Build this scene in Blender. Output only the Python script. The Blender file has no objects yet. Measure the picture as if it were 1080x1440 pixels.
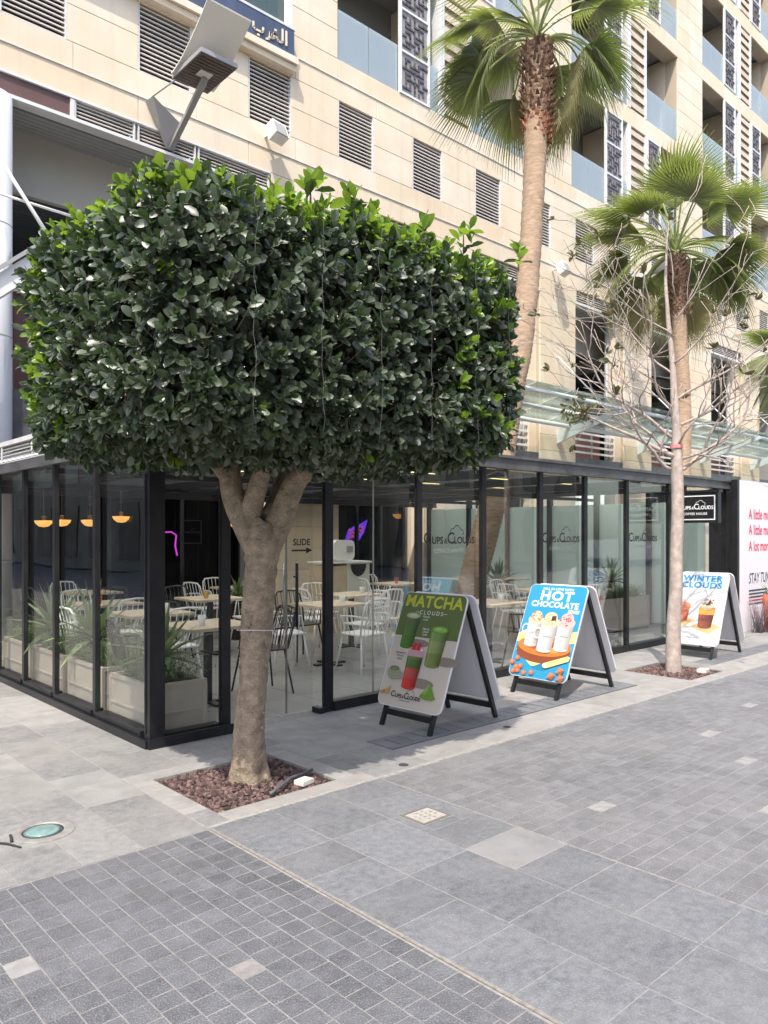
import bpy, math, random
import numpy as np
from mathutils import Vector, Matrix, noise
random.seed(7)
R = math.radians
scene = bpy.context.scene
# ------------------------------------------------------------------ camera
cam_d = bpy.data.cameras.new('camera')
cam = bpy.data.objects.new('camera', cam_d)
scene.collection.objects.link(cam)
scene.camera = cam
CA, SA = .677, .736
cam.location = (0, 0, 1.6)
cam.rotation_euler = (R(90), 0, math.atan2(SA, CA) - R(90))
cam_d.sensor_fit = 'VERTICAL'
cam_d.sensor_height = 36
cam_d.lens = 36 * 1070 / 1440
cam_d.shift_y = 31 / 1440
cam_d.clip_start = .05
cam_d.clip_end = 1000
# ------------------------------------------------------------------ light
SUN = Vector((-.50, -.38, 1.0)).normalized()
world = bpy.data.worlds.new('World')
scene.world = world
world.use_nodes = True
wn = world.node_tree
bg = wn.nodes['Background']
sky = wn.nodes.new('ShaderNodeTexSky')
sky.sky_type = 'NISHITA'
sky.sun_disc = False
sky.sun_elevation = math.asin(SUN.z)
sky.sun_rotation = math.atan2(SUN.x, SUN.y)
sky.dust_density = 2.5
sky.air_density = 1.0
wn.links.new(sky.outputs[0], bg.inputs[0])
bg.inputs[1].default_value = .15
sl = bpy.data.lights.new('sun', 'SUN')
sl.energy = 2.35
sl.angle = R(.53)
sl.color = (1, .93, .82)
so = bpy.data.objects.new('sun', sl)
so.rotation_euler = (-SUN).to_track_quat('-Z', 'Y').to_euler()
so.location = (-6, -8, 20)
scene.collection.objects.link(so)
scene.view_settings.view_transform = 'Standard'
scene.view_settings.look = 'None'
scene.view_settings.gamma = 1
scene.view_settings.use_curve_mapping = False
scene.view_settings.exposure = 1.33

# ------------------------------------------------------------------ materials
MATS = {}
def mat(name, col, rough=.6, metal=0., spec=.5, var=.0, noise_s=None, noise_a=0., bump_s=None, bump_a=0.,
        emit=None, estr=1., col2=None, big=None, biga=0., speck=None, specka=0., speckc=(.7, .7, .7), transl=None, trw=.3, stretch=None, bigcol=None, stain=0., streak=0.):
    if name in MATS: return MATS[name]
    m = bpy.data.materials.new(name); m.use_nodes = True; MATS[name] = m
    nt = m.node_tree; N = nt.nodes; L = nt.links
    b = N['Principled BSDF']
    b.inputs['Roughness'].default_value = rough
    b.inputs['Metallic'].default_value = metal
    b.inputs['Specular IOR Level'].default_value = spec
    rgb = N.new('ShaderNodeRGB'); rgb.outputs[0].default_value = (*col, 1)
    cur = rgb.outputs[0]
    pos = N.new('ShaderNodeNewGeometry')
    vec = pos.outputs['Position']
    if stretch:
        mp = N.new('ShaderNodeMapping'); mp.inputs['Scale'].default_value = stretch
        L.new(vec, mp.inputs[0]); vec = mp.outputs[0]
    def mix(fac, c1, c2, bt='MIX'):
        x = N.new('ShaderNodeMix'); x.data_type = 'RGBA'; x.blend_type = bt
        for i, s in ((0, fac), (6, c1), (7, c2)):
            if isinstance(s, (int, float)): x.inputs[i].default_value = s
            elif isinstance(s, tuple): x.inputs[i].default_value = (*s, 1)
            else: L.new(s, x.inputs[i])
        return x.outputs[2]
    def nz(s, det=4, ro=.55):
        n = N.new('ShaderNodeTexNoise'); n.inputs['Scale'].default_value = s; n.inputs['Detail'].default_value = det
        n.inputs['Roughness'].default_value = ro
        L.new(vec, n.inputs[0]); return n.outputs[0]
    def mr(v, a, b_, c, d):
        r = N.new('ShaderNodeMapRange'); L.new(v, r.inputs[0])
        for i, q in enumerate((a, b_, c, d)): r.inputs[1 + i].default_value = q
        return r.outputs[0]
    if var:
        oi = N.new('ShaderNodeObjectInfo')
        ad = N.new('ShaderNodeMath'); ad.operation = 'ADD'
        L.new(oi.outputs['Random'], ad.inputs[0]); L.new(pos.outputs['Random Per Island'], ad.inputs[1])
        fr = N.new('ShaderNodeMath'); fr.operation = 'FRACT'; L.new(ad.outputs[0], fr.inputs[0])
        if col2: cur = mix(fr.outputs[0], cur, col2)
        v = mr(fr.outputs[0], 0, 1, 1 - var, 1 + var)
        cmb = N.new('ShaderNodeCombineColor')
        for i in range(3): L.new(v, cmb.inputs[i])
        cur = mix(1., cur, cmb.outputs[0], 'MULTIPLY')
    elif col2:
        cur = mix(mr(nz(noise_s or 3), .35, .65, 0, 1), cur, col2)
    if noise_s and noise_a:
        v = mr(nz(noise_s), .3, .7, 1 - noise_a, 1 + noise_a)
        cmb = N.new('ShaderNodeCombineColor')
        for i in range(3): L.new(v, cmb.inputs[i])
        cur = mix(1., cur, cmb.outputs[0], 'MULTIPLY')
    if big:
        v = mr(nz(big, 5, .6), .38, .68, 0, biga)
        cur = mix(v, cur, bigcol or (.33, .29, .24))
    if speck:
        v = mr(nz(speck, 2, .5), .54, .64, 0, specka)
        cur = mix(v, cur, speckc)
    if stain:      # old spills and worn patches
        for sc_, lo, hi, k_, cc in ((2.3, .54, .62, stain, (.10, .10, .10)), (7.5, .60, .66, stain*.8, (.09, .088, .085)), (22, .66, .70, stain*1.1, (.06, .058, .055))):
            cur = mix(mr(nz(sc_, 7, .65), lo, hi, 0, k_), cur, cc)
    if streak:     # rain streaks running down
        mp2 = N.new('ShaderNodeMapping'); mp2.inputs['Scale'].default_value = (3.2, 3.2, .16); L.new(pos.outputs['Position'], mp2.inputs[0])
        n2 = N.new('ShaderNodeTexNoise'); n2.inputs['Scale'].default_value = 1.6; n2.inputs['Detail'].default_value = 6; L.new(mp2.outputs[0], n2.inputs[0])
        cur = mix(mr(n2.outputs[0], .52, .72, 0, streak), cur, (.33, .26, .18))
    L.new(cur, b.inputs['Base Color'])
    if bump_s:
        bn = N.new('ShaderNodeBump'); bn.inputs['Strength'].default_value = bump_a; bn.inputs['Distance'].default_value = .01
        L.new(nz(bump_s, 5, .6), bn.inputs['Height']); L.new(bn.outputs[0], b.inputs['Normal'])
    if emit:
        b.inputs['Emission Color'].default_value = (*emit, 1); b.inputs['Emission Strength'].default_value = estr
    if transl:
        tr = N.new('ShaderNodeBsdfTranslucent')
        tr.inputs[0].default_value = (*transl, 1)
        ms = N.new('ShaderNodeMixShader'); ms.inputs[0].default_value = trw
        L.new(b.outputs[0], ms.inputs[1]); L.new(tr.outputs[0], ms.inputs[2])
        L.new(ms.outputs[0], N['Material Output'].inputs[0])
    return m
def glass_mat(name, tint, refl=1.0, rough=0., haze=0., hazec=(.8, .85, .85)):
    m = bpy.data.materials.new(name); m.use_nodes = True; MATS[name] = m
    nt = m.node_tree; N = nt.nodes; L = nt.links
    N.remove(N['Principled BSDF'])
    t = N.new('ShaderNodeBsdfTransparent'); t.inputs[0].default_value = (*tint, 1)
    g = N.new('ShaderNodeBsdfGlossy'); g.inputs['Roughness'].default_value = rough
    f = N.new('ShaderNodeFresnel'); f.inputs[0].default_value = 1.45
    # flat panes are never perfectly flat: a faint ripple
    n = N.new('ShaderNodeTexNoise'); n.inputs['Scale'].default_value = 1.3; n.inputs['Detail'].default_value = 1
    geo = N.new('ShaderNodeNewGeometry'); L.new(geo.outputs['Position'], n.inputs[0])
    bn = N.new('ShaderNodeBump'); bn.inputs['Strength'].default_value = .05; bn.inputs['Distance'].default_value = .05
    L.new(n.outputs[0], bn.inputs['Height']); L.new(bn.outputs[0], g.inputs['Normal'])
    k = N.new('ShaderNodeMath'); k.operation = 'MULTIPLY'; k.inputs[1].default_value = refl; k.use_clamp = True
    L.new(f.outputs[0], k.inputs[0])
    ms = N.new('ShaderNodeMixShader'); L.new(k.outputs[0], ms.inputs[0]); L.new(t.outputs[0], ms.inputs[1]); L.new(g.outputs[0], ms.inputs[2])
    out = ms.outputs[0]
    if haze:
        d = N.new('ShaderNodeBsdfDiffuse'); d.inputs[0].default_value = (*hazec, 1)
        m2 = N.new('ShaderNodeMixShader'); m2.inputs[0].default_value = haze
        L.new(out, m2.inputs[1]); L.new(d.outputs[0], m2.inputs[2]); out = m2.outputs[0]
    L.new(out, N['Material Output'].inputs[0])
    return m

m_ground = mat('far_ground', (.2, .195, .19), .9, noise_s=2, noise_a=.2)
m_mortar = mat('mortar', (.25, .24, .225), .95, noise_s=30, noise_a=.25, big=1.2, biga=.5, bigcol=(.2, .19, .18))
m_sett = mat('granite_sett', (.095, .097, .104), .7, var=.2, noise_s=14, noise_a=.25, bump_s=120, bump_a=.8, speck=170, specka=.42, speckc=(.34, .345, .36), big=1.1, biga=.35, bigcol=(.2, .2, .21), stain=0.3)
m_settl = mat('granite_sett_grey', (.135, .136, .143), .7, var=.15, noise_s=12, noise_a=.22, bump_s=110, bump_a=.6, speck=150, specka=.4, speckc=(.36, .36, .37), big=.9, biga=.4, bigcol=(.21, .205, .20), stain=0.3)
m_settw = mat('pale_sett', (.235, .234, .232), .75, noise_s=20, noise_a=.2, big=6, biga=.4)
m_settp = mat('worn_pink_sett', (.20, .18, .17), .8, noise_s=20, noise_a=.3, big=9, biga=.6, bigcol=(.25, .25, .25))
m_slab = mat('basalt_slab', (.135, .14, .15), .65, var=.14, noise_s=24, noise_a=.28, bump_s=90, bump_a=.5, speck=120, specka=.35, speckc=(.30, .30, .31), big=3.2, biga=.5, bigcol=(.20, .20, .20), stain=0.3)
m_slabm = mat('mid_grey_slab', (.18, .179, .177), .7, var=.12, noise_s=20, noise_a=.22, bump_s=90, bump_a=.4, speck=120, specka=.25, speckc=(.36, .35, .34), big=2.6, biga=.55, bigcol=(.28, .265, .245), stain=0.3)
m_slabw = mat('warm_slab', (.232, .224, .212), .75, var=.16, noise_s=6, noise_a=.18, bump_s=90, bump_a=.35, big=1.4, biga=.6, bigcol=(.24, .24, .235), speck=120, specka=.12, speckc=(.45, .43, .4), stain=0.26)
m_slabp = mat('pale_slab', (.26, .248, .232), .75, var=.1, noise_s=6, noise_a=.15, bump_s=90, bump_a=.3, big=1.8, biga=.4, bigcol=(.3, .29, .28), stain=0.22)
m_bed = mat('dark_gap', (.03, .03, .03), .9)
m_drain = mat('drain_stone', (.15, .155, .165), .6, var=.08, noise_s=8, noise_a=.15, bump_s=90, bump_a=.3)
m_cream = mat('cream_limestone', (.69, .59, .44), .8, streak=.16, var=.05, noise_s=2.2, noise_a=.06, bump_s=60, bump_a=.15, big=.8, biga=.6, bigcol=(.66, .49, .33), col2=(.66, .59, .49))
m_joint = mat('stone_joint', (.44, .37, .28), .9)
m_white = mat('white_paint', (.64, .64, .63), .45, noise_s=4, noise_a=.05)
m_white2 = mat('weathered_white_metal', (.58, .58, .57), .5, noise_s=6, noise_a=.12)
m_black = mat('black_aluminium', (.010, .0105, .013), .38, spec=.4, noise_s=8, noise_a=.25, big=5, biga=.05, bigcol=(.2, .19, .17))
m_dgrey = mat('dark_grey_metal', (.07, .07, .075), .4, noise_s=5, noise_a=.2, big=2.5, biga=.25, bigcol=(.2, .2, .2))
m_slatm = mat('louvre_blade', (.62, .57, .52), .55, noise_s=3, noise_a=.08)
m_dark = mat('dark_cavity', (.02, .018, .018), .8)
m_brown = mat('maroon_panel', (.115, .06, .052), .5, noise_s=1.5, noise_a=.12)
m_dwood = mat('dark_brown_cladding', (.03, .018, .014), .5, var=.25, noise_s=2, noise_a=.2, stretch=(1, 1, .12))
m_greyw = mat('grey_render', (.26, .26, .25), .8, noise_s=1, noise_a=.08)
m_beige = mat('beige_render', (.40, .385, .34), .8, noise_s=1, noise_a=.05)
m_soffit = mat('soffit_strip', (.30, .31, .31), .45, noise_s=3, noise_a=.06)
m_dsoffit = mat('dark_soffit', (.09, .10, .11), .45, var=.1)
m_navy = mat('navy_sign', (.06, .08, .13), .4, noise_s=3, noise_a=.25, stretch=(1, 1, .1))
m_goldlet = mat('pale_letters', (.72, .6, .45), .5)
m_lattice = mat('bronze_lattice', (.11, .095, .09), .45, metal=.3, noise_s=5, noise_a=.12)
m_latback = mat('lattice_backing', (.27, .245, .255), .5, noise_s=3, noise_a=.1)
m_woodslat = mat('timber_slat', (.60, .50, .39), .6, var=.08, noise_s=4, noise_a=.12, stretch=(.3, 1, 3))
m_curtain = mat('pale_curtain', (.55, .55, .38), .8)
m_bglass = glass_mat('balcony_glass', (.88, .94, .95), .8, haze=.26, hazec=(.78, .85, .87))
m_wglass = glass_mat('window_glass', (.55, .72, .68), 1.6, haze=.12, hazec=(.45, .6, .58))
m_glass = glass_mat('clear_glass', (.975, .985, .98), .28)
m_cglass = glass_mat('canopy_glass', (.90, .965, .945), .8, haze=.04, hazec=(.75, .85, .82))
m_cglass2 = mat('canopy_steel', (.62, .68, .70), .4)
m_sglass = glass_mat('shop_glass', (.6, .6, .6), .15)
m_bark = mat('smooth_brown_bark', (.27, .21, .15), .9, noise_s=16, noise_a=.4, bump_s=45, bump_a=1., big=6, biga=.7, bigcol=(.15, .115, .085), speck=70, specka=.4, speckc=(.40, .33, .25), stretch=(1, 1, 1.3))
m_pbark = mat('bare_tree_bark', (.42, .355, .315), .85, noise_s=14, noise_a=.25, bump_s=60, bump_a=.7, big=12, biga=.5, bigcol=(.26, .2, .17))
m_palmt = mat('palm_trunk', (.42, .30, .205), .9, noise_s=9, noise_a=.28, bump_s=40, bump_a=.9, stretch=(1, 1, 3.5), big=4, biga=.4, bigcol=(.25, .18, .13))
m_boot = mat('palm_leaf_bases', (.17, .085, .055), .85, var=.35, noise_s=20, noise_a=.3, col2=(.30, .17, .11))
m_bootr = mat('palm_red_sheath', (.40, .15, .085), .8, var=.3, noise_s=20, noise_a=.3)
m_leaf = mat('ficus_leaf', (.050, .070, .042), .42, spec=.8, var=.3, col2=(.075, .10, .064), noise_s=30, noise_a=.12, transl=(.10, .20, .03), trw=.14)
m_leaf_sunlit = mat('sunlit_ficus_leaf', (.10, .20, .022), .38, spec=.5, var=.25, col2=(.16, .27, .03), noise_s=30, noise_a=.1, transl=(.30, .44, .04), trw=.4)  # yellow-green of leaves in the sun, painted into the colour
m_frond = mat('palm_frond', (.15, .19, .075), .36, spec=.7, var=.25, col2=(.25, .27, .12), transl=(.32, .40, .07), trw=.35)
m_frondd = mat('dry_palm_frond', (.33, .28, .14), .6, var=.2, col2=(.22, .23, .09), transl=(.4, .36, .14), trw=.3)
m_pet = mat('palm_petiole', (.26, .30, .11), .45, var=.15)
m_drylf = mat('dry_leaf', (.13, .11, .055), .6, var=.4, col2=(.09, .11, .05), transl=(.25, .2, .06), trw=.25)
m_lava = mat('lava_rock', (.075, .045, .041), .95, var=.5, col2=(.14, .088, .08), bump_s=120, bump_a=.8)
m_soil = mat('dark_soil', (.06, .045, .038), .95, noise_s=20, noise_a=.4)
m_hose = mat('grey_hose', (.07, .075, .08), .5)
m_stone = mat('pale_stone', (.6, .57, .52), .8, noise_s=20, noise_a=.1)
m_planter = mat('taupe_planter', (.40, .355, .295), .6, noise_s=3, noise_a=.07)
m_shrub = mat('shrub_leaf', (.045, .085, .03), .5, var=.4, col2=(.09, .14, .04), transl=(.15, .25, .04), trw=.25)
m_yucca = mat('yucca_leaf', (.10, .15, .07), .4, var=.3, col2=(.17, .22, .10), transl=(.2, .3, .08), trw=.2)
m_table = mat('light_wood_top', (.52, .42, .29), .5, noise_s=5, noise_a=.12, stretch=(1, 6, 1))
m_chairw = mat('white_chair_metal', (.74, .74, .71), .4)
m_chairb = mat('black_chair_metal', (.02, .021, .023), .4)
m_floor = mat('cafe_floor_tile', (.25, .25, .235), .35, var=.06, noise_s=3, noise_a=.1, big=1, biga=.3, bigcol=(.2, .2, .2))
m_mint = mat('mint_screen', (.72, .83, .775), .6, noise_s=.7, noise_a=.06, transl=(.8, .9, .85), trw=.45)
m_hoard = mat('white_hoarding', (.74, .72, .77), .5, noise_s=1, noise_a=.02)
m_pink = mat('pink_letters', (.72, .03, .10), .5)
m_inkn = mat('navy_letters', (.02, .03, .08), .5)
m_red = mat('red_print', (.65, .03, .04), .5)
m_terra = mat('terracotta_orange_pot', (.50, .14, .075), .55, noise_s=5, noise_a=.1)
m_steel = mat('steel', (.42, .42, .41), .35, metal=.9, noise_s=8, noise_a=.12)
m_lampw = mat('lamp_white', (.70, .68, .64), .4, noise_s=4, noise_a=.08)
m_lampd = mat('lamp_louvre_dark', (.10, .075, .06), .5, noise_s=6, noise_a=.3, stretch=(5, 1, 1))
m_lampg = mat('lamp_grey', (.30, .30, .30), .45)
m_screen = mat('screen_black', (.015, .02, .03), .15)
m_bulb = mat('amber_pendant_glass', (.9, .5, .15), .4, emit=(1, .45, .10), estr=.5)
m_led = mat('led_strip', (.9, .8, .3), .4, emit=(1, .86, .35), estr=.8)
m_neonp = mat('violet_neon', (.2, .1, .9), .4, emit=(.22, .07, 1), estr=.7)
m_neonr = mat('red_neon', (.9, .1, .1), .4, emit=(1, .16, .10), estr=.6)
m_neonm = mat('magenta_neon', (.9, .1, .8), .4, emit=(.8, .07, .85), estr=.9)
m_ink = mat('black_print', (.012, .012, .012), .5)
m_inkg = mat('grey_print', (.25, .25, .25), .5)
m_wprint = mat('white_print', (.75, .75, .75), .45)
m_lens = mat('uplight_lens', (.17, .27, .26), .15, noise_s=25, noise_a=.15)
m_board = mat('board_white_plastic', (.62, .61, .65), .45)
def pc(name, c): return mat('print_' + name, c, .35)

def poly_mat():
    m = bpy.data.materials.new('opal_roof_sheet'); m.use_nodes = True; N = m.node_tree.nodes; L = m.node_tree.links; N.remove(N['Principled BSDF'])
    a = N.new('ShaderNodeBsdfTranslucent'); a.inputs[0].default_value = (.92, .93, .92, 1)
    b = N.new('ShaderNodeBsdfDiffuse'); b.inputs[0].default_value = (.4, .4, .4, 1)
    x = N.new('ShaderNodeMixShader'); x.inputs[0].default_value = .1; L.new(a.outputs[0], x.inputs[1]); L.new(b.outputs[0], x.inputs[2]); L.new(x.outputs[0], N['Material Output'].inputs[0]); return m
m_poly = poly_mat()
# ------------------------------------------------------------------ mesh builder
COL = scene.collection
class MB:
    def __init__(s): s.v = []; s.f = []; s.m = []; s.cur = 0; s.sm = False; s.smf = []
    def add(s, vs, fs):
        o = len(s.v); s.v.extend([tuple(p) for p in vs])
        for f in fs: s.f.append(tuple(o + i for i in f)); s.m.append(s.cur); s.smf.append(s.sm)
        return s
    def box(s, x0, x1, y0, y1, z0, z1):
        return s.add([(x0,y0,z0),(x1,y0,z0),(x1,y1,z0),(x0,y1,z0),(x0,y0,z1),(x1,y0,z1),(x1,y1,z1),(x0,y1,z1)],
              [(3,2,1,0),(4,5,6,7),(0,1,5,4),(1,2,6,5),(2,3,7,6),(3,0,4,7)])
    def slab(s, x0, x1, y0, y1, z0, z1, c=.004):
        P = [(x0,y0),(x1,y0),(x1,y1),(x0,y1)]; Q = [(x0+c,y0+c),(x1-c,y0+c),(x1-c,y1-c),(x0+c,y1-c)]
        return s.add([(*p, z0) for p in P] + [(*p, z1 - c*.8) for p in P] + [(*p, z1) for p in Q],
              [(3,2,1,0)] + [(i,(i+1)%4,4+(i+1)%4,4+i) for i in range(4)] + [(4+i,4+(i+1)%4,8+(i+1)%4,8+i) for i in range(4)] + [(8,9,10,11)])
    def vslab(s, x0, x1, z0, z1, yf, yb, c=.004):   # panel whose chamfered front looks to -Y
        P = [(x0,z0),(x1,z0),(x1,z1),(x0,z1)]; Q = [(x0+c,z0+c),(x1-c,z0+c),(x1-c,z1-c),(x0+c,z1-c)]
        return s.add([(a, yb, b) for a, b in P] + [(a, yf + c, b) for a, b in P] + [(a, yf, b) for a, b in Q],
              [(0,1,2,3)] + [(4+i,4+(i+1)%4,(i+1)%4,i) for i in range(4)][::1] + [(8+i,8+(i+1)%4,4+(i+1)%4,4+i) for i in range(4)] + [(11,10,9,8)])
    def obox(s, c, ax, ay, az):    # oriented box by half vectors
        c = Vector(c); ax = Vector(ax); ay = Vector(ay); az = Vector(az)
        vs = [c + ax*i + ay*j + az*k for k in (-1,1) for i, j in ((-1,-1),(1,-1),(1,1),(-1,1))]
        return s.add(vs, [(3,2,1,0),(4,5,6,7),(0,1,5,4),(1,2,6,5),(2,3,7,6),(3,0,4,7)])
    def bar(s, a, b, w, h=None, up=(0,0,1)):
        a = Vector(a); b = Vector(b); d = b - a; h = h or w; up = Vector(up)
        if abs(d.normalized().dot(up)) > .98: up = Vector((1,0,0))
        x = d.cross(up).normalized(); y = x.cross(d).normalized()
        return s.obox((a+b)/2, x*w/2, y*h/2, d/2)
    def tube(s, pts, rad, n=8, cap=True):
        pts = [Vector(p) for p in pts]
        if not hasattr(rad, '__len__'): rad = [rad] * len(pts)
        o = len(s.v); prev = None; vs = []
        for i, p in enumerate(pts):
            d = (pts[min(i+1, len(pts)-1)] - pts[max(i-1, 0)])
            if d.length < 1e-7: d = Vector((0,0,1))
            d.normalize()
            if prev is None:
                u = Vector((0,0,1)) if abs(d.z) < .9 else Vector((1,0,0))
                x = d.cross(u).normalized()
            else:
                x = prev - d * prev.dot(d)
                if x.length < 1e-6: x = d.orthogonal()
                x.normalize()
            prev = x; y = d.cross(x)
            for k in range(n):
                a = 2*math.pi*k/n
                vs.append(p + (x*math.cos(a) + y*math.sin(a)) * rad[i])
        fs = [(i*n+k, i*n+(k+1)%n, (i+1)*n+(k+1)%n, (i+1)*n+k) for i in range(len(pts)-1) for k in range(n)]
        if cap: fs += [tuple(range(n))[::-1], tuple((len(pts)-1)*n + k for k in range(n))]
        sm = s.sm; s.sm = True; s.add(vs, fs); s.sm = sm
        return s
    def lathe(s, prof, c=(0,0,0), n=20, cap=True):
        vs = []
        for r, z in prof:
            for k in range(n): vs.append((c[0]+r*math.cos(2*math.pi*k/n), c[1]+r*math.sin(2*math.pi*k/n), c[2]+z))
        fs = [(i*n+k, i*n+(k+1)%n, (i+1)*n+(k+1)%n, (i+1)*n+k) for i in range(len(prof)-1) for k in range(n)]
        if cap: fs += [tuple(range(n))[::-1], tuple((len(prof)-1)*n+k for k in range(n))]
        return s.add(vs, fs)
    def build(s, name, mats, parent=None, kind=None, smooth=False, label=None, recalc=False):
        me = bpy.data.meshes.new(name)
        off = Vector((0,0,0))
        if parent is not None:
            q = parent
            while q is not None: off = off + q.location; q = q.parent
        me.from_pydata([(p[0]-off.x, p[1]-off.y, p[2]-off.z) for p in s.v] if off.length else s.v, [], s.f)
        if not isinstance(mats, (list, tuple)): mats = [mats]
        for m in mats: me.materials.append(m)
        if len(mats) > 1: me.polygons.foreach_set('material_index', s.m)
        if smooth: me.polygons.foreach_set('use_smooth', [True]*len(s.f))
        elif any(s.smf): me.polygons.foreach_set('use_smooth', s.smf)
        me.update()
        o = bpy.data.objects.new(name, me); COL.objects.link(o)
        if parent is not None: o.parent = parent
        if kind: o['kind'] = kind
        if label: o['label'] = label
        return o
def thing(name, label, cat, loc=(0,0,0), rz=0, group=None):
    o = bpy.data.objects.new(name, None); COL.objects.link(o); o.location = loc; o.rotation_euler = (0,0,rz)
    o.empty_display_size = .2
    return tag(o, label, cat, group)
def tag(o, label, cat, group=None):
    o['label'] = label; o['category'] = cat
    if group: o['group'] = group
    return o
def copy_tree(o, parent=None):
    c = o.copy(); COL.objects.link(c)
    if parent is not None: c.parent = parent
    for ch in list(o.children): copy_tree(ch, c)
    return c
def sub(name, parent, loc=(0,0,0)):
    o = bpy.data.objects.new(name, None); COL.objects.link(o); o.parent = parent; o.location = loc; o.empty_display_size = .1
    return o
def text_mb(mb, s, size, place, sx=1., bold=0., shear=0., align='CENTER', depth=0.0, spacing=1.):
    """text outlines as flat mesh; place(u, v) -> 3D point"""
    cu = bpy.data.curves.new('t', 'FONT'); cu.body = s; cu.size = size; cu.align_x = align; cu.shear = shear
    cu.offset = bold; cu.space_character = spacing; cu.resolution_u = 3
    to = bpy.data.objects.new('t', cu); COL.objects.link(to)
    bpy.context.view_layer.update()
    me = bpy.data.meshes.new_from_object(to)
    vs = [place(v.co.x*sx, v.co.y) for v in me.vertices]
    mb.add(vs, [tuple(p.vertices) for p in me.polygons])
    bpy.data.objects.remove(to); bpy.data.curves.remove(cu); bpy.data.meshes.remove(me)
FWD = Vector((CA, SA, 0)); RGT = Vector((SA, -CA, 0))
def proj(p):
    d = p[0]*CA + p[1]*SA; l = p[0]*SA - p[1]*CA
    if d < .3: return (-9999, -9999, d)
    return (540 + 1070*l/d, 751 - 1070*(p[2]-1.6)/d, d)
def inframe(p, m=40):
    x, y, d = proj(p); return -m < x < 1080+m and -m < y < 1440+m
def pieces(parent, name, recs, maker, mats, stuffname, limit=300):
    """recs: (centre, size, data). The `limit` that show largest become objects, the others one joined mesh."""
    def key(r):
        x, y, d = proj(r[0]); vis = -60 < x < 1140 and -60 < y < 1500
        return (0 if vis else 1, -r[1]/max(d, .3))
    recs = sorted(recs, key=key)
    for r in recs[:limit]:
        mb = MB(); maker(mb, r[2]); mb.build(name, mats[r[2][-1]], parent)
    rest = recs[limit:]
    if rest:
        mb = MB()
        for r in rest: mb.cur = r[2][-1]; maker(mb, r[2])
        mb.build(stuffname, mats, parent, kind='stuff')

# ================================================================== GROUND
mb = MB(); mb.add([(-150,-150,-.07),(250,-150,-.07),(250,250,-.07),(-150,250,-.07)], [(0,1,2,3)])
mb.build('ground', m_ground, kind='structure')
PIT1 = (2.25, 3.13, 3.86, 4.67); PIT2 = (8.11, 8.96, 3.86, 4.67)
def bed(name, rects, m=m_mortar, z=-.0017):
    mb = MB()
    for r in rects: mb.box(r[0], r[1], r[2], r[3], -.06, z)
    return mb.build(name, m, kind='structure')
def slab_maker(mb, d):
    x0, x1, y0, y1, z, c, _ = d
    mb.slab(x0, x1, y0, y1, -.03, z, c)
def sl(x0, x1, y0, y1, mi=0, j=.0022, c=.0018, zr=.0007):
    z = random.uniform(-zr, zr)
    return (((x0+x1)/2, (y0+y1)/2, 0), math.sqrt((x1-x0)*(y1-y0)), (x0+j, x1-j, y0+j, y1-j, z, c, mi))
# --- left setts (square)
left = bed('sett_paving', [(-3, 2.095, -2, 3.685)])
recs = []
xs = 2.085
while xs > -.6:
    w = .1015
    y = 3.675
    jit = random.uniform(0, .02)
    while y > .9:
        h = random.choice((.094, .098, .1, .102, .104, .118))
        x0, x1, y0, y1 = xs - w, xs, y - h, y
        if inframe(((x0+x1)/2, (y0+y1)/2, 0), 90):
            mi = 0
            if abs((x0+x1)/2 - .955) < .05 and abs((y0+y1)/2 - 2.97) < .05: mi = 1
            if abs((x0+x1)/2 - 1.55) < .05 and abs((y0+y1)/2 - 2.39) < .05: mi = 2
            recs.append(sl(x0, x1, y0, y1, mi, .0022, .0015, .0008))
        y -= h
    xs -= w
pieces(left, 'sett', recs, slab_maker, [m_sett, m_settw, m_settp], 'sett_field')
# --- right setts, running bond along X
right = bed('running_bond_sett_paving', [(3.355, 40, -6, 3.685)])
recs = []; y = 3.675; row = 0
pales = [(3.96, 2.41), (6.08, 2.71), (5.61, 2.22), (4.60, 1.75), (7.4, 2.95)]
while y > .8:
    h = .1; x = 3.36 - random.uniform(0, .05)
    first = True
    while x < 11.5:
        w = random.choice((.1, .15, .17, .19, .21))
        x0 = max(x, 3.36); x1 = x + w
        if x1 - x0 > .03 and inframe(((x0+x1)/2, y-h/2, 0), 60):
            mi = 0
            for px, py in pales:
                if x0 <= px < x1 and y-h <= py < y: mi = 1
            recs.append(sl(x0, x1, y-h, y, mi, .0023 if mi == 0 else .003, .0015, .0008))
        x += w
    y -= h; row += 1
pieces(right, 'sett', recs, slab_maker, [m_settl, m_settw], 'sett_field')
# --- central slab band
bandp = bed('slab_band_paving', [(2.10, 3.352, -4, 3.70)])
recs = []
g = [3.70, 3.41, 3.12, 2.83, 2.54, 2.24, 1.94, 1.64, 1.34, 1.05, .75]
for a, b in zip(g[1:], g[:-1]): recs.append(sl(2.115, 2.5, a, b))
g = [3.70, 3.12, 2.55, 1.96, 1.35, .76]
for a, b in zip(g[1:], g[:-1]): recs.append(sl(2.5, 2.92, a, b, 0))
g = [3.70, 3.41, 3.12, 2.845, 2.57, 2.25, 1.96, 1.65, 1.35, 1.05, .76]
for i, (a, b) in enumerate(zip(g[1:], g[:-1])):
    if i == 2:   # slab round the square gully
        for q in ((2.92, 2.99, a, b), (3.22, 3.35, a, b), (2.99, 3.22, a, 2.925)): recs.append(sl(*q, 0, .002, .002, 0))
    else: recs.append(sl(2.92, 3.35, a, b, 1 if i == 4 else 0))
pieces(bandp, 'paving_slab', recs, slab_maker, [m_slab, mat('light_basalt_slab', (.20, .20, .205), .7, noise_s=5, noise_a=.15, bump_s=90, bump_a=.3, big=1.6, biga=.3, stain=0.2)], 'slab_field')
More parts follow.
